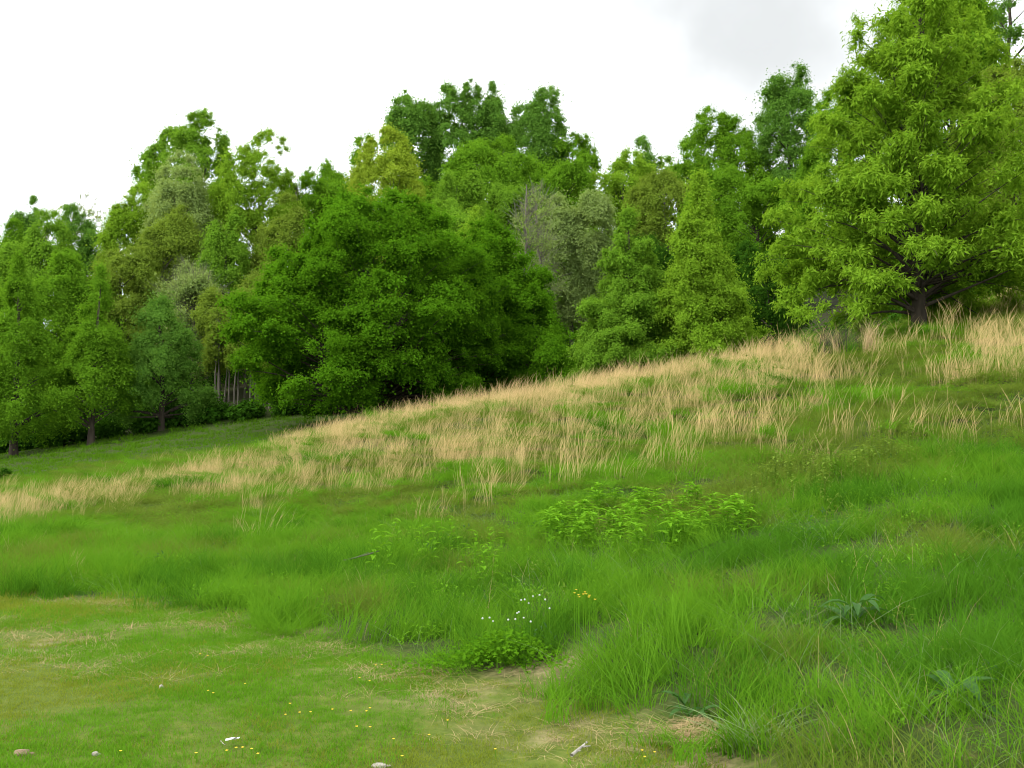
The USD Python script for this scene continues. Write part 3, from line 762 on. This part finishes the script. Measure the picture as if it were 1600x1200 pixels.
def straw_density(x, y, z):
    u, v = pix(x, y, z)
    low = np.interp(u, *STRAW_LOW)
    inside = np.clip((low + 12 - v) / 75, 0, 1)
    nz = fnoise(x, y, 0.33, 0.20, 31, 3)
    nf = fnoise(x, y, 1.3, 0.9, 57, 2)
    nn = fnoise(x, y, 2.6, 1.5, 83, 2)
    d = np.clip((nz - 0.42) / 0.18, 0, 1) * 0.62 * np.clip((nf - .40) / .2, .05, 1.3) * np.clip((nn - .36) / .2, .1, 1.2) + 0.05
    left = np.clip((500 - u) / 300, 0, 1)
    d += 0.5 * np.clip(1 - np.abs(v - np.interp(u, [0, 400, 600], [772, 706, 668])) / 16, 0, 1) * left      # the narrow upper band at the left
    d += 0.9 * np.clip(1 - np.abs(v - np.interp(u, [0, 200, 420], [808, 768, 735])) / 22, 0, 1) * left      # the golden lower band at the left
    for u_, v_, ru, rv, a in [(1215, 580, 50, 26, 1.2), (1560, 560, 34, 30, 1.0), (740, 720, 130, 34, .6), (760, 640, 200, 18, .5), (930, 610, 110, 18, .5), (1100, 600, 60, 60, .5), (430, 760, 70, 40, .5), (1100, 660, 60, 30, .4), (925, 705, 30, 20, .5)]:
        d += a * np.clip(1.2 - np.hypot((u - u_) / ru, (v - v_) / rv), 0, 1)
    d += 0.4 * np.clip((u - 1230) / 60, 0, 1) * np.clip((nf - .40) / .2, 0, 1)
    d += 0.14 * np.clip((nn - .42) / .2, 0, 1)
    for u_, v_, ru, rv, a in [(690, 760, 40, 20, .5), (640, 700, 40, 12, .3), (1260, 640, 60, 26, .5), (1370, 550, 60, 30, .4), (1450, 530, 70, 30, .5), (1310, 550, 40, 30, .8), (1470, 505, 120, 26, 1.4), (1400, 520, 90, 22, 1.0), (1150, 545, 60, 12, .5), (60, 787, 100, 7, .9), (1500, 620, 60, 40, .4), (1400, 640, 80, 40, .35)]:
        d -= a * np.clip(1.4 - np.hypot((u - u_) / ru, (v - v_) / rv), 0, 1)
    tail = np.clip((low + 95 - v) / 100, 0, 1) * np.clip((nf - .40) / .2, 0, 1) * np.clip((u + 100) / 600, .3, 1)
    d += .35 * np.clip((620 - u) / 150, 0, 1) * (.4 + .6 * np.clip((nn - .38) / .2, 0, 1)) + .12 * np.clip((nf - .4) / .2, 0, 1) * (u < 1300)
    d *= np.where(u < 430, np.clip((v - np.interp(u, [-200, 0, 200, 420], [812, 788, 760, 712])) / 8, 0, 1), 1)
    d -= .16 * np.clip((u - 1380) / 120, 0, 1) * (nn < .52)
    return np.clip(d + .06 * (d > 0), 0, 1.0) * inside * 0.8 + .05 * tail


# tall and middling green grass over the slope
x, y, rng = scatter(1, 3100, 3.2, 50.0, 0.5)
z = gz(x, y)
ld = lawn_distance(x, y) + (fnoise(x, y, 1.5, 1.5, 3) - 0.5) * 0.35
u, v = pix(x, y, z)
keep = (ld < 0) & (y < np.interp(u, [0, 400, 800, 1200, 1350, 1600], [49, 48, 42, 36, 44, 48]))
x, y, z, u, v, ld = (q[keep] for q in (x, y, z, u, v, ld))
near_plant = np.zeros(len(x))
for u_, v_, r_ in [(1345, 990, .5), (1490, 1110, .42), (1085, 1135, .4), (1178, 1172, .3), (790, 1042, .4)]:
    px_, py_, _ = on_ground(u_, v_)
    near_plant = np.maximum(near_plant, np.clip(1.5 - np.hypot(x - px_, y - py_) / r_, 0, 1))
sd = straw_density(x, y, z)
patch = fnoise(x, y, 0.55, 0.4, 71)
lush = np.clip((v - np.interp(u, [0, 400, 700, 1000, 1600], [820, 800, 800, 790, 690])) / 60, 0, 1)       # high green growth below the straw
h = 0.40 + 0.40 * lush + 0.9 * (patch - 0.47)
h = np.clip(h, 0.3, 1.0) * rng.uniform(0.75, 1.2, len(x)) * np.clip(0.7 - ld * 0.6, 0.7, 1.0)
h *= 1 - .55 * np.minimum(near_plant, 1)
wide = np.clip(y / 12, 0.85, 1.9)
tone = fnoise(x, y, 0.75, 0.5, 131, 3) + rng.normal(0, .07, len(x)) + 0.22 * (lush - 0.55) + np.clip((9 - y) / 30, 0, .12)
protos = [(tuft(640, 0.52, .20, .52, .0085, .5, 10 + i, clump=34, sink=.1), 'grass_tall_look') for i in range(5)] + [(tuft(600, 0.52, .15, .50, .0075, .7, 20 + i, clump=38, sink=.1), 'grass_mid_look') for i in range(4)] + \
    [(tuft(600, 0.50, .22, .52, .0085, .5, 30 + i, clump=30, sink=.1), 'grass_dark_look') for i in range(4)]
ix = np.where(tone < 0.46, rng.integers(5, 9, len(x)), np.where(tone < 0.67, rng.integers(0, 5, len(x)), rng.integers(9, 13, len(x))))
instancer('tall_grass', protos, np.stack([x, y, z], -1), ix, rng.uniform(0, 360, len(x)), np.stack([wide, wide, h * 1.05], -1),
          'long uncut green grass covering the slope above the mown lawn', 'grass', tilt=np.abs(rng.normal(0, 9, len(x))))

# pale bent blades and seed stalks among the green
x, y, rng = scatter(2, 2000, 3.2, 24.0, 1.2)
z = gz(x, y)
keep = (lawn_distance(x, y) < -0.15) & (fnoise(x, y, 0.9, 0.9, 13) > 0.47)
x, y, z = x[keep], y[keep], z[keep]
instancer('pale_grass', [(tuft(6, 0.2, .25, .5, .0045, 1.0, 40 + i), 'pale_blade_look') for i in range(3)] + [(tuft(5, .2, .3, .55, .003, .6, 50), 'straw_look')], np.stack([x, y, z], -1),
          rng.integers(0, 4, len(x)), rng.uniform(0, 360, len(x)), rng.uniform(.7, 1.15, len(x)), 'pale bent blades and seed stalks scattered through the long green grass', 'grass')

# the dry straw-coloured grass of the upper slope
x, y, rng = scatter(3, 10500, 10.0, 48.0, 0.75)
z = gz(x, y)
keep = rng.random(len(x)) < straw_density(x, y, z)
x, y, z = x[keep], y[keep], z[keep]
u, v = pix(x, y, z)
hs = rng.uniform(.6, 1.12, len(x)) * (0.85 + 0.5 * (fnoise(x, y, .5, .5, 91) - .5)) * np.where(u < 500, 0.8, 1.0)
instancer('dry_grass', [(tuft(48, .48, .45, 1.15, .005, .16, 60 + i, seg=(0, .35, .6, .85, 1.0), wind=.20, plume=True, clump=9, cl=.06, sink=.1), 'straw_look') for i in range(6)], np.stack([x, y, z], -1),
          rng.integers(0, 6, len(x)), rng.uniform(-25, 25, len(x)), np.stack([hs * 1.1, hs * 1.1, hs], -1), 'tall dry straw-coloured grass leaning in bands across the upper slope', 'dry grass')

# field beyond the crest
x, y, rng = scatter(4, 4500, 40.0, 72.0, 0.3)
z = gz(x, y)
keep = (x < 12) & (y < 70)
x, y, z = x[keep], y[keep], z[keep]
instancer('field_grass', [(tuft(90, .7, .12, .26, .03, .4, 80 + i, seg=(0, .5, 1.0), clump=20), 'grass_field_look') for i in range(4)], np.stack([x, y, z], -1),
          rng.integers(0, 4, len(x)), rng.uniform(0, 360, len(x)), rng.uniform(.7, 1.3, len(x)), 'short dark green grass of the field at the foot of the forest', 'grass')

# mown lawn
x, y, rng = scatter(5, 1550, 3.0, 13.0, 0.7)
z = gz(x, y)
ld = lawn_distance(x, y) + (fnoise(x, y, 1.5, 1.5, 3) - 0.5) * 0.3
bn = np.zeros(len(x))
for u_, v_, r_ in bare_px:
    px_, py_, _ = on_ground(u_, v_)
    bn = np.maximum(bn, np.clip(1.15 - np.hypot((x - px_) / 1.5, y - py_) / r_, 0, 1))
nz = fnoise(x, y, 1.2, 1.2, 15)
keep = (ld > 0) & (rng.random(len(x)) > bn * .75 * np.clip((fnoise(x, y, 1.1, 1.1, 19) - .36) / .2, 0, 1)) & (rng.random(len(x)) < 0.55 + nz * 0.8)
x, y, z, ld, nz = (q[keep] for q in (x, y, z, ld, nz))
sc = (0.75 + 0.9 * (nz - 0.4)) * rng.uniform(.75, 1.3, len(x)) * np.clip(y / 8, .8, 1.4)
g2 = rng.random(len(x)) < np.clip((fnoise(x, y, .6, .6, 25) - .42) / .2, 0.08, .85)
ix = np.where(g2, rng.integers(0, 4, len(x)), rng.integers(4, 8, len(x)))
instancer('lawn_grass', [(tuft(1000, .48, .02, .06, .006, .6, 90 + i, seg=(0, .5, 1.0), clump=60, sink=.008, cl=.1), 'grass_tall_look') for i in range(4)] + [(tuft(1000, .48, .018, .05, .006, .7, 95 + i, seg=(0, .5, 1.0), clump=60, sink=.008, cl=.1), 'grass_lawn_look') for i in range(4)],
          np.stack([x, y, z], -1), ix, rng.uniform(0, 360, len(x)), sc, 'short yellowish grass of the mown lawn in the foreground', 'lawn grass')

# dead thatch lying along the lawn's edge and in its bare spots
x, y, rng = scatter(6, 40000, 3.2, 12.5, 1.0)
ld = lawn_distance(x, y)
bn = np.zeros(len(x))
for u_, v_, r_ in bare_px:
    px_, py_, _ = on_ground(u_, v_)
    bn = np.maximum(bn, np.clip(1.1 - np.hypot((x - px_) / 1.5, y - py_) / r_, 0, 1))
pr = np.clip(1 - np.abs(ld - .2) / .45, 0, 1) * np.clip((fnoise(x, y, 1.6, 1.6, 35) - .38) / .2, 0, 1) * .26 + bn * .08 * (ld > -.1)
keep = rng.random(len(x)) < pr
x, y = x[keep], y[keep]
instancer('dead_thatch', [(tuft(22, .1, .06, .16, .0035, 1.8, 110 + i), 'thatch_look') for i in range(4)], np.stack([x, y, gz(x, y) + .01], -1), rng.integers(0, 4, len(x)), rng.uniform(0, 360, len(x)),
          np.stack([rng.uniform(.8, 1.5, len(x)), rng.uniform(.8, 1.5, len(x)), rng.uniform(.25, .5, len(x))], -1), 'dead tan thatch lying along the edge of the mown lawn', 'thatch')

# ---------------------------------------------------------------- broad-leaved plants in the slope grass


def long_leaf(L, W, arch, az, lift, seed, k=7):
    """An arching lance-shaped leaf with a folded midrib, base at the origin."""
    s = np.linspace(0, 1, k)
    w = W * np.sin(np.pi * np.clip(s * 0.93 + 0.05, 0, 1)) ** 0.8
    r = L * (s * math.cos(lift) + 0.12 * arch * s * s)
    zz = L * (s * math.sin(lift) - arch * s * s)
    c, sn = math.cos(az), math.sin(az)
    mid = np.stack([r * c, r * sn, zz], -1)
    side = np.array([-sn, c, 0.0])
    up = np.array([0, 0, 1.0])
    v = np.concatenate([mid, mid + side * w[:, None] / 2 + up * w[:, None] * .2, mid - side * w[:, None] / 2 + up * w[:, None] * .2])
    f = []
    for i in range(k - 1):
        f += [[i, i + 1, k + i + 1], [i, k + i + 1, k + i], [i + 1, i, 2 * k + i], [i + 1, 2 * k + i, 2 * k + i + 1]]
    return v, np.array(f)


def moved(m, d):
    return m[0] + np.asarray(d), m[1]


# low broad-leaved weeds mixed through the grass
x, y, rng = scatter(12, 2600, 3.2, 30.0, 0.6)
ld = lawn_distance(x, y)
keep = (ld < -.1) & (fnoise(x, y, .8, .8, 211) > .40) & (rng.random(len(x)) < np.clip((y - 2.5) / 7, .15, 1))
x, y = x[keep], y[keep]


def rosette(seed):
    r_ = np.random.default_rng(seed)
    return join(*[moved(long_leaf(r_.uniform(.04, .10), r_.uniform(.012, .03), r_.uniform(.1, .6), r_.random() * 6.28, r_.uniform(.1, .9), 1, 4), (*r_.normal(0, .12, 2), r_.uniform(.08, .34))) for _ in range(34)])


instancer('meadow_weeds', [(rosette(700 + i), ('leaf_weed', 'leaf_bramble', 'grass_tall_look', 'leaf_dock')[i]) for i in range(4)], np.stack([x, y, gz(x, y)], -1), rng.choice(4, len(x), p=[.45, .1, .4, .05]), rng.uniform(0, 360, len(x)),
          rng.uniform(.45, .85, len(x)) * np.clip(y / 9, .55, 1), 'small broad-leaved weeds mixed through the long grass of the slope', 'weeds')


def leafy_plant(name, label, cat, loc, seed, height, n_leaf, L, W, leafm, arch=.35, rosette=False, group=None, scale=None, rz=0.0):
    rng = np.random.default_rng(seed)
    t = thing(name, label, cat, loc, rz, group, scale)
    n_st = 1 if rosette else 3
    tips = rng.normal(0, .16 * height, (n_st, 3)) * [1, 1, .2] + [0, 0, height * (.3 if rosette else 1)]
    roots = rng.normal(0, .03, (n_st, 3)) * [1, 1, 0] - [0, 0, .03]
    P = curve(roots, tips, rng.normal(0, .03, (n_st, 3)), 5)
    part(t, 'stem', tubes(P, np.full((n_st, 5), .006) * np.linspace(1, .5, 5), 5), leafm, smooth=True)
    for i in range(n_leaf):
        q = i % n_st
        s = rng.random() if rosette else .3 + .7 * (i // n_st) / max(1, (n_leaf - 1) // n_st)
        at = P[q][min(4, int(round(s * 4)))] if rosette else np.array([np.interp(s, np.linspace(0, 1, 5), P[q][:, j]) for j in range(3)])
        m = long_leaf(L * rng.uniform(.55, 1.25), W * rng.uniform(.8, 1.2), arch * rng.uniform(.6, 1.4), i * 2.4 + rng.normal(0, .3), rng.uniform(.5, 1.1) if rosette else rng.uniform(.15, .7), seed)
        part(t, 'leaf' if i == 0 else f'leaf_{i:03d}', moved(m, at), leafm)
    return t


rng = np.random.default_rng(400)
first = None
spots = []
for _ in range(900):
    u_, v_ = rng.uniform(850, 1185), rng.uniform(775, 862)
    e = ((u_ - 1010) / 165) ** 2 + ((v_ - (822 - (u_ - 1010) * 0.03)) / 40) ** 2
    if e < 1 and all(abs(u_ - a) / 17 + abs(v_ - b) / 9 > 1 for a, b in spots):
        spots.append((u_, v_))
spots = spots[:58]
for i, (u_, v_) in enumerate(spots):
    p = on_ground(u_, v_ + 14)
    sc = rng.uniform(.75, 1.2)
    if first is None:
        first = leafy_plant('leafy_weed', 'bright green leafy weed in the broad patch on the mid slope', 'weed', p, 9, .36, 27, .15, .045, 'leaf_weed', group='bright leafy weeds in one patch')
    else:
        copy_of(first, 'bright green leafy weed in the broad patch on the mid slope', p, rng.uniform(0, 360), (sc, sc, sc))
sc_first = None
rng = np.random.default_rng(410)
for i in range(60):
    u_ = rng.uniform(1170, 1440)
    v_ = np.interp(u_, [1170, 1300, 1440], [778, 752, 700]) + rng.normal(0, 16)
    p = on_ground(u_, v_ + 10)
    k_ = rng.uniform(.7, 1.2)
    lab = 'small-leaved pale green weed in the band right of the broad weed patch'
    if sc_first is None:
        sc_first = leafy_plant('scrub_weed', lab, 'weed', p, 29, .42, 36, .085, .03, 'leaf_bramble', group='small-leaved weeds in a band')
    else:
        copy_of(sc_first, lab, p, rng.uniform(0, 360), (k_, k_, k_))
sp = None
for i, (u_, v_) in enumerate([(615, 870), (648, 862), (702, 856), (668, 880), (770, 870), (590, 895), (740, 890), (760, 905)]):
    p = on_ground(u_, v_ + 16)
    sc = rng.uniform(.75, 1.05)
    lab = 'sprawling yellow-green seedling left of the leafy weed patch'
    if sp is None:
        sp = leafy_plant('seedling', lab, 'seedling', p, 23, .55, 18, .15, .05, 'leaf_weed', group='seedlings left of the weed patch')
    else:
        copy_of(sp, lab, p, rng.uniform(0, 360), (sc, sc, sc))
leafy_plant('dock_plant', 'dark dock plant with long arching leaves in the bright slope grass', 'plant', np.array(on_ground(1345, 985)) + [0, 0, .04], 31, .42, 12, .40, .060, 'leaf_dock', arch=.6, rosette=True)
leafy_plant('dock_plant', 'broader dark-leaved plant low in the grass near the bottom right corner', 'plant', np.array(on_ground(1490, 1100)) + [0, 0, .03], 37, .30, 9, .29, .06, 'leaf_dock', arch=.6, rosette=True)
leafy_plant('dock_plant', 'dark-leaved clump at the lawn edge below the bare thatch mound', 'plant', on_ground(1085, 1128), 41, .28, 10, .24, .05, 'leaf_dock', arch=.5, rosette=True)

# ---------------------------------------------------------------- small flowers


def flower(name, label, loc, h, petalm, r, round_head, group, seed):
    t = thing(name, label, 'flower', loc, 0, group)
    P = curve(np.array([[0, 0, -.02]]), np.array([[.01, .005, h]]), np.array([[.01, 0, 0]]), 5)
    part(t, 'stem', tubes(P, np.full((1, 5), .0022), 4), 'leaf_weed', smooth=True)
    if round_head:
        m = trimesh.creation.icosphere(2, r)
        m.vertices *= 1 + .25 * (meshkit.noise(m.vertices / r * 5, 3)[:, None] - .5)
        m.vertices += [.01, .005, h]
        part(t, 'blossom', m, petalm)
    else:
        for i in range(5):
            part(t, 'petal' if i == 0 else f'petal_{i:03d}', moved(long_leaf(r * 1.15, r * .95, -.15, i * 1.2566, .45, 3, 4), (.01, .005, h)), petalm)
    return t


fl = None
rng = np.random.default_rng(500)
for u_, v_ in [(896, 968), (902, 972), (907, 967), (911, 974), (917, 975), (921, 971), (926, 977), (899, 965), (914, 969), (922, 978)]:
    x_, y_, z_ = on_ground(u_, v_ + 46)
    lab = 'yellow flower in the tight cluster on the slope above the lawn edge'
    if fl is None:
        fl = flower('yellow_flower', lab, (x_, y_, z_), .40, 'petal_yellow', .011, False, 'yellow flowers clustered on the slope', 1)
    else:
        copy_of(fl, lab, (x_ + rng.normal(0, .02), y_ + rng.normal(0, .05), z_), rng.uniform(0, 360), (1, 1, rng.uniform(.95, 1.05)))
lf = None
lawn_fl = [(365, 1180), (382, 1181), (390, 1180), (400, 1190), (308, 1188), (355, 1186), (190, 1182), (470, 1122), (482, 1120), (520, 1117), (548, 1120), (575, 1115), (570, 1122), (322, 1087), (335, 1090), (585, 1046), (595, 1045),
           (560, 1066), (575, 1070), (455, 1108), (446, 1125), (560, 1146), (575, 1145), (612, 1165), (668, 1158), (625, 1190), (702, 1133), (777, 1182), (1020, 1185), (1010, 1195), (1003, 1183), (322, 1030), (312, 1028), (380, 1075)]
for u_, v_ in lawn_fl:
    x_, y_, z_ = on_ground(u_, v_ + 5)
    lab = 'tiny yellow flower dotted over the mown lawn'
    if lf is None:
        lf = flower('lawn_flower', lab, (x_, y_, z_), .045, 'petal_yellow', .0085, False, 'tiny yellow flowers dotted over the lawn', 2)
    else:
        copy_of(lf, lab, (x_, y_, z_), rng.uniform(0, 360), (1, 1, rng.uniform(.9, 1.15)))
cf = None
for u_, v_ in [(792, 1000), (803, 995), (806, 982), (813, 977), (818, 968), (828, 966), (832, 960), (841, 961), (850, 970), (820, 990), (830, 1002), (765, 998), (770, 995), (861, 978), (816, 964), (755, 1003)]:
    x_, y_, z_ = on_ground(u_, v_ + 36)
    lab = 'white clover head above the dark clover clump at the lawn edge'
    if cf is None:
        cf = flower('clover_flower', lab, (x_, y_, z_), .31, 'petal_white', .007, True, 'white clover heads by the dark clump', 3)
    else:
        copy_of(cf, lab, (x_, y_, z_), rng.uniform(0, 360), (1, 1, rng.uniform(.85, 1.1)))
rng = np.random.default_rng(510)
ox, oy, oz = on_ground(790, 1040)
clump = thing('clover_clump', 'dark green clover clump at the lawn edge under the white flower heads', 'plant', (ox, oy, oz))
N = 1500
P = rng.normal(0, 1, (N, 3)) * [.30, .14, 0] + [0, 0, 0]
P[:, 2] = rng.uniform(.02, .24, N) * np.exp(-(P[:, 0] / .4) ** 2)
nr = norm(np.array([0, 0, 1.0]) + rng.normal(0, .4, (N, 3)))
part(clump, 'foliage', leaves(P, np.cross(nr, rng.normal(0, 1, (N, 3))), nr, .035, .03), 'leaf_deep')
st = np.stack([P[:60] * [1, 1, 0], P[:60]], 1)
part(clump, 'stems', tubes(st, np.full((60, 2), .002), 3), 'leaf_weed')

# ---------------------------------------------------------------- things lying about


def lying_stick(label, u0, v0, u1, v1, r, mat, lift, seed, twigs=2, ypull=0.0):
    a, b = np.array(on_ground(u0, v0)), np.array(on_ground(u1, v1))
    rng = np.random.default_rng(seed)
    t = thing('fallen_stick', label, 'stick', a)
    d = b - a + [0, ypull, lift]
    P = curve(np.array([[0, 0, r + lift * .4]]), d[None] + [[0, 0, r]], rng.normal(0, .04, (1, 3)) * np.linalg.norm(d), 7)
    part(t, 'wood', tubes(P, r * np.linspace(1, .45, 7)[None] * rng.uniform(.85, 1.15, 7), 7), mat, smooth=True)
    for i in range(twigs):
        s = P[0][2 + 2 * i]
        e = s + d * .22 + rng.normal(0, .25, 3) * np.linalg.norm(d) * [.5, .5, .2]
        e[2] = max(e[2], .005)
        part(t, 'twig' if i == 0 else f'twig_{i:03d}', tubes(curve(s[None], e[None], np.zeros((1, 3)), 4), r * np.array([[.45, .4, .3, .2]]), 5), mat, smooth=True)


lying_stick('short pale weathered stick in the lawn near the bottom edge', 893, 1188, 917, 1173, .012, 'stick_look', .03, 5)
lying_stick('thin brown stick lying on the slope grass left of the seedlings', 536, 896, 592, 912, .011, 'bark_grey', .36, 7, 1)
lying_stick('thin pale twig flat on the lawn near the white scrap', 345, 1160, 352, 1166, .003, 'stick_look', 0.0, 9, 0)


def lump(name, label, cat, u_, v_, size, mat, seed):
    p = on_ground(u_, v_)
    t = thing(name, label, cat, (p[0], p[1], p[2] + size[2] * .35))
    m = trimesh.creation.icosphere(3, 1.0)
    m.vertices *= (0.75 + .5 * meshkit.fbm(m.vertices * 1.6 + seed, 3, seed))[:, None]
    m.vertices *= size
    part(t, 'body', m, mat, smooth=35)
    c = trimesh.creation.icosphere(2, .35)
    c.vertices *= (0.75 + .5 * meshkit.noise(c.vertices * 3 + seed, seed))[:, None]
    c.vertices = c.vertices * size + [size[0] * 1.15, size[1] * .2, -size[2] * .1]
    part(t, 'chip', c, mat, smooth=35)


lump('stone', 'pale flat stone cut by the bottom edge of the lawn', 'stone', 592, 1199, (.04, .03, .014), 'stone_look', 3)
lump('dirt_clod', 'tan lump of dry earth in the lawn at the lower left', 'clod', 34, 1180, (.04, .03, .02), 'clod_look', 4)
lump('stone', 'small pale stone in the middle of the lawn', 'stone', 252, 1077, (.014, .012, .02), 'stone_look', 6)
lump('stone', 'small whitish stone on the lower left lawn', 'stone', 149, 1181, (.018, .015, .014), 'stone_look', 8)
p = on_ground(363, 1168)
scrap = thing('paper_scrap', 'white crumpled scrap lying flat on the lawn', 'litter', (p[0], p[1], p[2] + .035))
q = np.stack(np.meshgrid(np.linspace(-.035, .035, 9), np.linspace(-.016, .016, 6)), -1).reshape(-1, 2)
hz = meshkit.noise(np.stack([q[:, 0] * 60, q[:, 1] * 60, 0 * q[:, 0]], -1), 4) * .018
i_ = np.arange(54).reshape(6, 9)
top = np.column_stack([q, hz])
f_ = np.stack([i_[:-1, :-1], i_[:-1, 1:], i_[1:, 1:], i_[1:, :-1]], -1).reshape(-1, 4)
part(scrap, 'sheet', (top, f_), 'paper_white')
part(scrap, 'folded_corner', (top[:27] * [.5, .6, 1] + [.012, -.008, .006], f_[:16]), 'paper_white')

# ---------------------------------------------------------------- brush, thatch mound, arching grass clump
p = on_ground(1318, 556)
brush = thing('brush_shrub', 'brownish tangle of dry stems at the foot of the large light green tree', 'brush', p)
part(brush, 'stems', tuft(420, .95, .5, 1.05, .012, .35, 301, seg=(0, .35, .7, 1.0), clump=16, sink=.05, cl=.12), 'bark_dark')
part(brush, 'dry_blades', tuft(260, .9, .5, 1.1, .012, .25, 302, seg=(0, .35, .7, 1.0), wind=.1, clump=9, sink=.05), 'thatch_look')
part(brush, 'leaves', tuft(500, .9, .2, .6, .016, .7, 303, seg=(0, .4, .75, 1.0), clump=14, sink=.05), 'grass_dark_look')
p = on_ground(1092, 1152)
mound = thing('thatch_mound', 'tan mound of matted dead grass at the lawn edge near the bottom', 'thatch mound', p)
mv, mf = tuft(700, .20, .05, .16, .004, 2.0, 311, clump=20, sink=0.0)
mv = mv * [1.0, .8, .45]
mv[:, 2] += .085 * np.exp(-(mv[:, 0] ** 2 + (mv[:, 1] * 1.3) ** 2) / .02)
part(mound, 'strands', (mv, mf), 'thatch_look')
mb = trimesh.creation.icosphere(3, 1.0)
mb.vertices = mb.vertices * [.13, .09, .05] * (0.8 + .4 * meshkit.fbm(mb.vertices * 3, 2, 4))[:, None]
part(mound, 'core', mb, 'thatch_look', smooth=True)
p = on_ground(1178, 1168)
arch = thing('grass_clump', 'clump of pale arching broad blades right of the thatch mound', 'grass clump', p)
part(arch, 'blades', tuft(46, .12, .28, .42, .011, 1.3, 321, seg=(0, .2, .4, .6, .8, 1.0)), 'pale_blade_look')
part(arch, 'green_blades', tuft(90, .16, .2, .38, .010, .9, 322, seg=(0, .25, .5, .75, 1.0)), 'grass_tall_look')
p = on_ground(6, 748)
bush = thing('small_bush', 'small dark bush alone in the green field at the left edge', 'bush', p)
N = 900
off = norm(rng.normal(0, 1, (N, 3))) * (rng.random((N, 1)) ** .5)
part(bush, 'foliage', leaves(off * [.35, .35, .28] + [0, 0, .25], norm(rng.normal(0, 1, (N, 3))), norm(off + [0, 0, .8]), .11, .07), 'leaf_dark')
part(bush, 'stems', tubes(curve(np.zeros((5, 3)) - [0, 0, .05], rng.normal(0, .15, (5, 3)) * [1, 1, 0] + [0, 0, .35], np.zeros((5, 3)), 4), np.full((5, 4), .012), 4), 'bark_dark')
